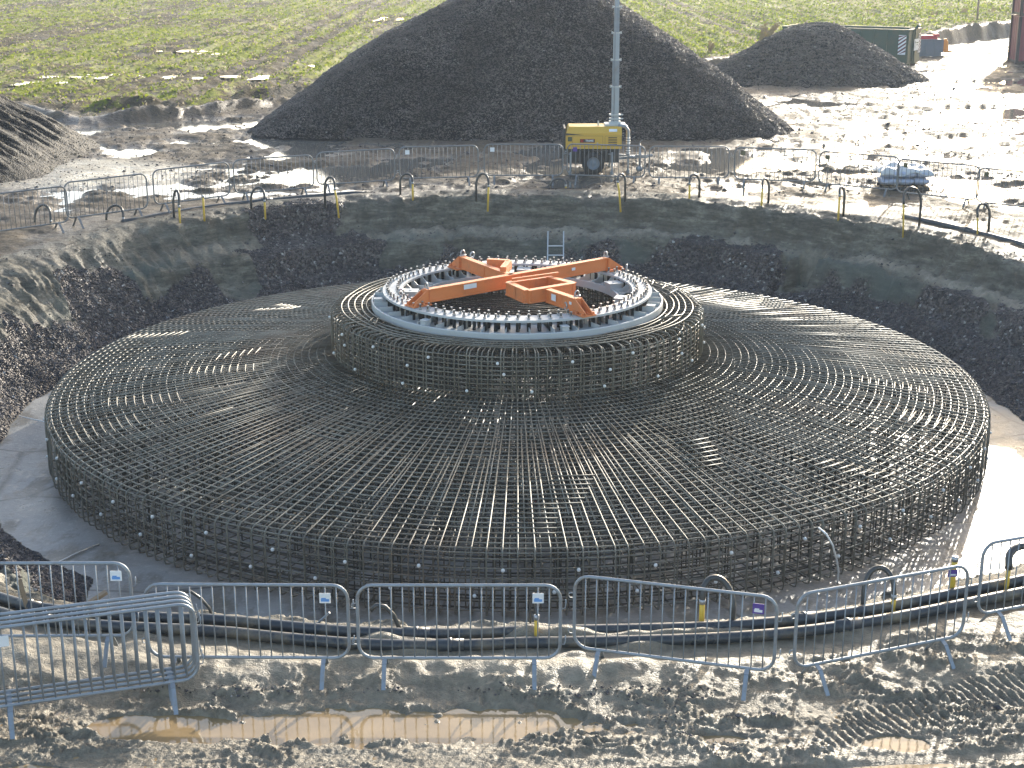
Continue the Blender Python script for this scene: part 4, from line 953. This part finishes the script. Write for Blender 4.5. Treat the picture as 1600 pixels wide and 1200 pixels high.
GREYM = simple('satin_grey_aluminium', (.36, .40, .44), .4, .6)
tower()

# ---------------------------------------------------------------- green roll-off skip behind the soil heap
def skip():
    c = px(1416, 104, z=1.2); T = empty('green_skip', c, R(-30)); tag(T, 'long green steel skip with red and white striped end plates, behind the low soil heap', 'skip')
    L, W, H = 7.2, 2.4, 1.75; z0 = .18
    def panel(p, q, th_=.06, name='side_wall'):
        m = MB(); m.beam(Vector(p)+Vector((0, 0, z0+H/2)), Vector(q)+Vector((0, 0, z0+H/2)), th_, H); 
        m.beam(Vector(p)+Vector((0, 0, z0+H)), Vector(q)+Vector((0, 0, z0+H)), .12, .10); n = int((Vector(q)-Vector(p)).length/.75); d = (Vector(q)-Vector(p)).normalized(); s = Vector((d.y, -d.x, 0))
        for k in range(1, n): c_ = Vector(p)+d*k*.75+s*.05; m.box(c_+Vector((0, 0, z0+H/2)), (.09, .09, H-.1), rz=math.atan2(d.y, d.x))
        return m.build(name, GREENP, T)
    panel((-L, 0, 0), (0, 0, 0)); panel((0, W, 0), (-L, W, 0)); panel((-L, W, 0), (-L, 0, 0), name='rear_door'); panel((0, 0, 0), (0, W, 0), name='front_wall')
    m = MB(); m.box((-L/2, W/2, z0-.03), (L, W, .08)); m.beam((-L, .6, .08), (0, .6, .08), .12, .16); m.beam((-L, W-.6, .08), (0, W-.6, .08), .12, .16); m.build('floor', GREENP, T)
    m = MB(); m.box((.07, W/2, z0+H*.5), (.14, .5, H+.10)); m.beam((.05, W/2, z0+H+.05), (.25, W/2, z0+H+.28), .30, .12); m.cyl((.22, W/2-.16, z0+H+.2), (.22, W/2+.16, z0+H+.2), .04, seg=8); m.build('hook_post', GREENP, T)
    def stripes(org, d, n_, w_=.42, h_=1.05):
        d = Vector(d); n_ = Vector(n_); org = Vector(org); o = empty('striped_plate', org); o.parent = T
        m = MB(); m.beam(Vector((0,0,0)), d*w_, .012, h_); m.build('white_face', WHITEM, o)
        m = MB(); k0 = -6
        for k in range(8):
            zc = -h_/2-.15+k*.21; P = []
            for (t, zz) in ((0, zc), (w_, zc+.30), (w_, zc+.40), (0, zc+.10)): P.append((t, min(h_/2, max(-h_/2, zz))))
            if max(p[1] for p in P)-min(p[1] for p in P) < .02: continue
            V = [tuple(d*t+Vector((0, 0, zz))+n_*.0095) for t, zz in P]; m.add(V, [(0, 1, 2, 3)])
        m.build('dark_red_stripe', DARKSTR, o)
    stripes((-.50, -.115, z0+H*.56), (1, 0, 0), (0, -1, 0)); stripes((.075, W-.55, z0+H*.56), (0, 1, 0), (1, 0, 0), .45)
    m = MB(); m.box((.148, W/2, 1.15), (.008, .0, .0)); 
    m = MB(); m.box((.146, W/2, 1.12), (.010, .9, .62)); s_ = m.build('sign_board', WHITEM, T)
    m = MB(); m.box((.154, W/2-.3, 1.14), (.006, .05, .42)); m.box((.154, W/2-.24, 1.24), (.006, .16, .05)); m.box((.154, W/2+.12, 1.22), (.006, .4, .05)); m.box((.154, W/2+.12, 1.10), (.006, .34, .03)); m.build('mark', GREENP, s_)
DARKSTR = simple('dark_red_stripe_paint', (.14, .03, .035), .5)
skip()
# crate with coloured plastic barriers behind the skip's end
c = px(1446, 92, z=1.2)
T = empty('metal_stillage', c+Vector((0, 1.5, 0))); tag(T, 'grey blue metal stillage crate standing right of the green skip', 'crate')
m = MB(); m.box((.65, .6, .62), (1.5, 1.1, .75)); m.box((.65, .6, .13), (1.4, 1.0, .22)); m.build('bin', GREYB, T)
m = MB()
for x in (-.1, .4, .9, 1.4): m.box((x, .03, .62), (.05, .04, .78))
m.box((.65, .03, 1.0), (1.54, .06, .05)); m.build('frame', GREYB, T)
m = MB(); m.box((.5, .6, 1.12), (1.3, .5, .22), taper=.9); m.box((1.05, .4, 1.24), (.35, .3, .16), taper=.8); tag(m.build('red_plastic_block', REDP), 'red plastic blocks lying on top of the stillage crate', 'plastic block').location = c+Vector((0, 1.5, 0))
m = MB(); m.box((1.65, .5, .62), (.36, .4, .62), taper=.7); m.box((1.78, .5, .30), (.5, .5, .1)); m.box((1.65, .5, .97), (.16, .2, .12)); tag(m.build('orange_barrier_block', ORP), 'orange plastic barrier block at the right end of the stillage crate', 'plastic block').location = c+Vector((0, 1.5, 0))
# dark red container cut by the right edge
def container(dz, lab):
    p = px(1588, 100, z=1.2); T = empty('red_container', p+Vector((0, 0, dz)), R(-8)); tag(T, lab, 'container'); L, W, H = 6.0, 2.4, 2.6
    for (a, b, nm) in (((0, 0, 0), (L, 0, 0), 'side_wall'), ((0, W, 0), (0, 0, 0), 'end_door'), ((L, 0, 0), (L, W, 0), 'end_wall'), ((L, W, 0), (0, W, 0), 'side_wall')):
        a, b = Vector(a), Vector(b); d = (b-a).normalized(); s = Vector((d.y, -d.x, 0)); n = int((b-a).length/.14); m = MB(); V = []
        for k in range(n+1):
            q = a+d*((b-a).length*k/n)-s*(.035 if (k//2) % 2 else 0); V += [tuple(q+Vector((0, 0, .15))), tuple(q+Vector((0, 0, H-.08)))]
        m.add(V, [(2*k, 2*k+2, 2*k+3, 2*k+1) for k in range(n)]); m.build(nm, REDC, T)
    m = MB(); m.box((L/2, W/2, H-.05), (L+.02, W+.02, .08)); m.build('roof', REDC, T)
    m = MB(); m.box((L/2, W/2, .08), (L+.02, W+.02, .14))
    for x in (0, L):
        for y in (0, W): m.box((x, y, H/2), (.16, .16, H-.02))
    m.build('frame', simple('dark_frame_paint', (.035, .02, .022), .6), T)
container(0, 'lower dark red steel container at the right picture edge, standing in the mud'); container(2.62, 'upper dark red steel container stacked on another at the right picture edge')
# pallet of sacks
def pallet():
    a = px(1381, 300, 0); T = empty('pallet', (a.x+.0, a.y+.15, float(base(a.y))-.0), R(-4)); tag(T, 'mud-darkened wooden pallet under the sacks on the right', 'pallet')
    m = MB()
    for y in (.05, .5, .95): m.box((.65, y, .06), (1.30, .10, .10))
    m.build('bearer', BLACKP, T)
    m = MB()
    for k in range(7): m.box((.09+k*.187, .5, .125), (.13, 1.0, .022))
    m.build('deck_board', WOOD, T)
    loc = T.location
    labs = iter(['lower left sack on the pallet, grey blue plastic', 'lower middle sack on the pallet, grey blue plastic', 'lower right sack on the pallet, grey blue plastic', 'upper left sack under the pale wrap on the pallet', 'upper middle sack under the pale wrap on the pallet', 'upper right sack under the pale wrap on the pallet'])
    for lv in range(2):
        for k in range(3):
            m = MB(); V = []; F = []; nx, ny = 12, 14
            for i in range(nx+1):
                for j in range(ny):
                    t = i/nx; pz = math.sin(math.pi*t)**.35; q = 2*math.pi*j/ny; cx_, sx_ = math.cos(q), math.sin(q)
                    yy = .5*(2*t-1); xx = .24*np.sign(cx_)*abs(cx_)**.6*(.8+.2*pz); zz = .115*np.sign(sx_)*abs(sx_)**.7*(.25+.75*pz)
                    V.append((xx+.01*math.sin(9*t+k), yy, zz+.012*math.sin(7*t+q*2+k+lv)))
            F = [(i*ny+j, i*ny+(j+1) % ny, (i+1)*ny+(j+1) % ny, (i+1)*ny+j) for i in range(nx) for j in range(ny)]+[tuple(range(ny))[::-1], tuple(nx*ny+j for j in range(ny))]
            m.add(V, F); o = m.build('sack', BAG, None, True); o.location = loc+Vector((.22+.43*k+.06*lv, .5, .25+.2*lv)); o.rotation_euler = (0, .05*(k-1), .06*(k-1)); tag(o, next(labs), 'sack', 'sacks on the pallet')
    # crumpled cover
    n = 26; V = []
    for i in range(n):
        for j in range(n):
            x = -.05+1.5*i/(n-1); y = -.02+1.15*j/(n-1); ed = max(abs(i/(n-1)-.5), abs(j/(n-1)-.5))*2
            V.append((x, y, .585-.30*max(0, ed-.72)**1.1*2+.035*math.sin(x*9+y*4)+.025*math.sin(y*13-x*5)+.06*math.exp(-((x-.45)**2+(y-.7)**2)*9)))
    m = MB(); m.add(V, [(i*n+j, (i+1)*n+j, (i+1)*n+j+1, i*n+j+1) for i in range(n-1) for j in range(n-1)]); o = m.build('plastic_cover', WRAP, None, True); o.location = loc+Vector((-.02, 0, .02)); tag(o, 'crumpled pale plastic cover draped over the sacks on the pallet', 'cover')
    sm_ = o.modifiers.new('s', 'SOLIDIFY'); sm_.thickness = .008
pallet()

# ---------------------------------------------------------------- field edge bits
m = MB(); p = px(1526, 40, z=1.9); m.cyl(p-Vector((0,0,.6)), p+Vector((0,0,2.6)), .09, .07, 8); tag(m.build('field_post', WOOD, None, True), 'single weathered wooden post at the field edge left of the red container', 'post')
def weed(u_, v_, lab, s_=1.0, n=16, lean=.3):
    p = px(u_, v_, z=1.75); m = MB()
    for k in range(n):
        a = random.uniform(0, 6.28); L = random.uniform(.3, .75)*s_; e = Vector((math.cos(a)*L*.35+lean*L, math.sin(a)*L*.35, L)); q = Vector((math.cos(a)*.05, math.sin(a)*.05, 0)); m.tube([q, q+e*.5+Vector((0, 0, .05)), e], [.014, .01, .006], 4)
        for t in (.5, .7, .85, 1.0): d = e*t; m.add([tuple(d), tuple(d+Vector((.07, .01, .05))*s_), tuple(d+Vector((.02, .03, .10))*s_)], [(0, 1, 2)]); m.add([tuple(d), tuple(d+Vector((-.06, .02, .03))*s_), tuple(d+Vector((-.02, -.03, .09))*s_)], [(0, 1, 2)])
    o = m.build('dry_weed', STRAW); o.location = p; tag(o, lab, 'dry plant', 'dry weeds along the field edge')
weed(1186, 76, 'dry brown weed leaning right on the bank left of the soil heap', 1.9, 26, .5)
weed(1108, 84, 'small dark dry weed on the bank beside the big gravel heap', .9)
weed(1455, 34, 'low dry weed on the field edge above the stillage crate', 1.0); weed(1502, 30, 'dry weed just left of the wooden field post', 1.2); weed(1545, 30, 'dry weed just right of the wooden field post', 1.1)
# loose lumps of mud on the yard and bank
g = np.random.default_rng(77); n = 26000
x = g.uniform(-1, 1, n); yy = np.where(g.uniform(0, 1, n) < .55, g.uniform(11, 14.9, n), g.uniform(40.5, 75, n)); x = x*(.36*yy+1.2); z, mm, kk = terrain(x, yy); ok = (kk == 0) & (z > base(yy)-.08); x, yy, z = x[ok], yy[ok], z[ok]; n = len(x)
size = g.uniform(.006, .024, n)*(1+(yy > 30)*.9)*(1+1.0*(g.uniform(0, 1, n) < .08)); V, F, c = stones(np.stack([x, yy, z+.006], 1), size, stone_cols(n, g, (.10, .08, .055), (.26, .21, .14), .0), 5)
tag(link_mesh('mud_clods', grid_mesh('mud_clods', V, F, STONE, {'st': c}, False)), kind='stuff')

# ---------------------------------------------------------------- thin haze over the wet site
hz = bpy.data.materials.new('thin_haze'); hz.use_nodes = True; t = hz.node_tree; t.nodes.clear(); o_ = t.nodes.new('ShaderNodeOutputMaterial'); v_ = t.nodes.new('ShaderNodeVolumePrincipled')
v_.inputs['Color'].default_value = (.72, .84, 1.0, 1); v_.inputs['Density'].default_value = .0004; v_.inputs['Anisotropy'].default_value = .35; t.links.new(v_.outputs[0], o_.inputs['Volume'])
m = MB(); m.box((0, 150, 6.5), (620, 420, 19)); tag(m.build('haze', hz), kind='stuff')
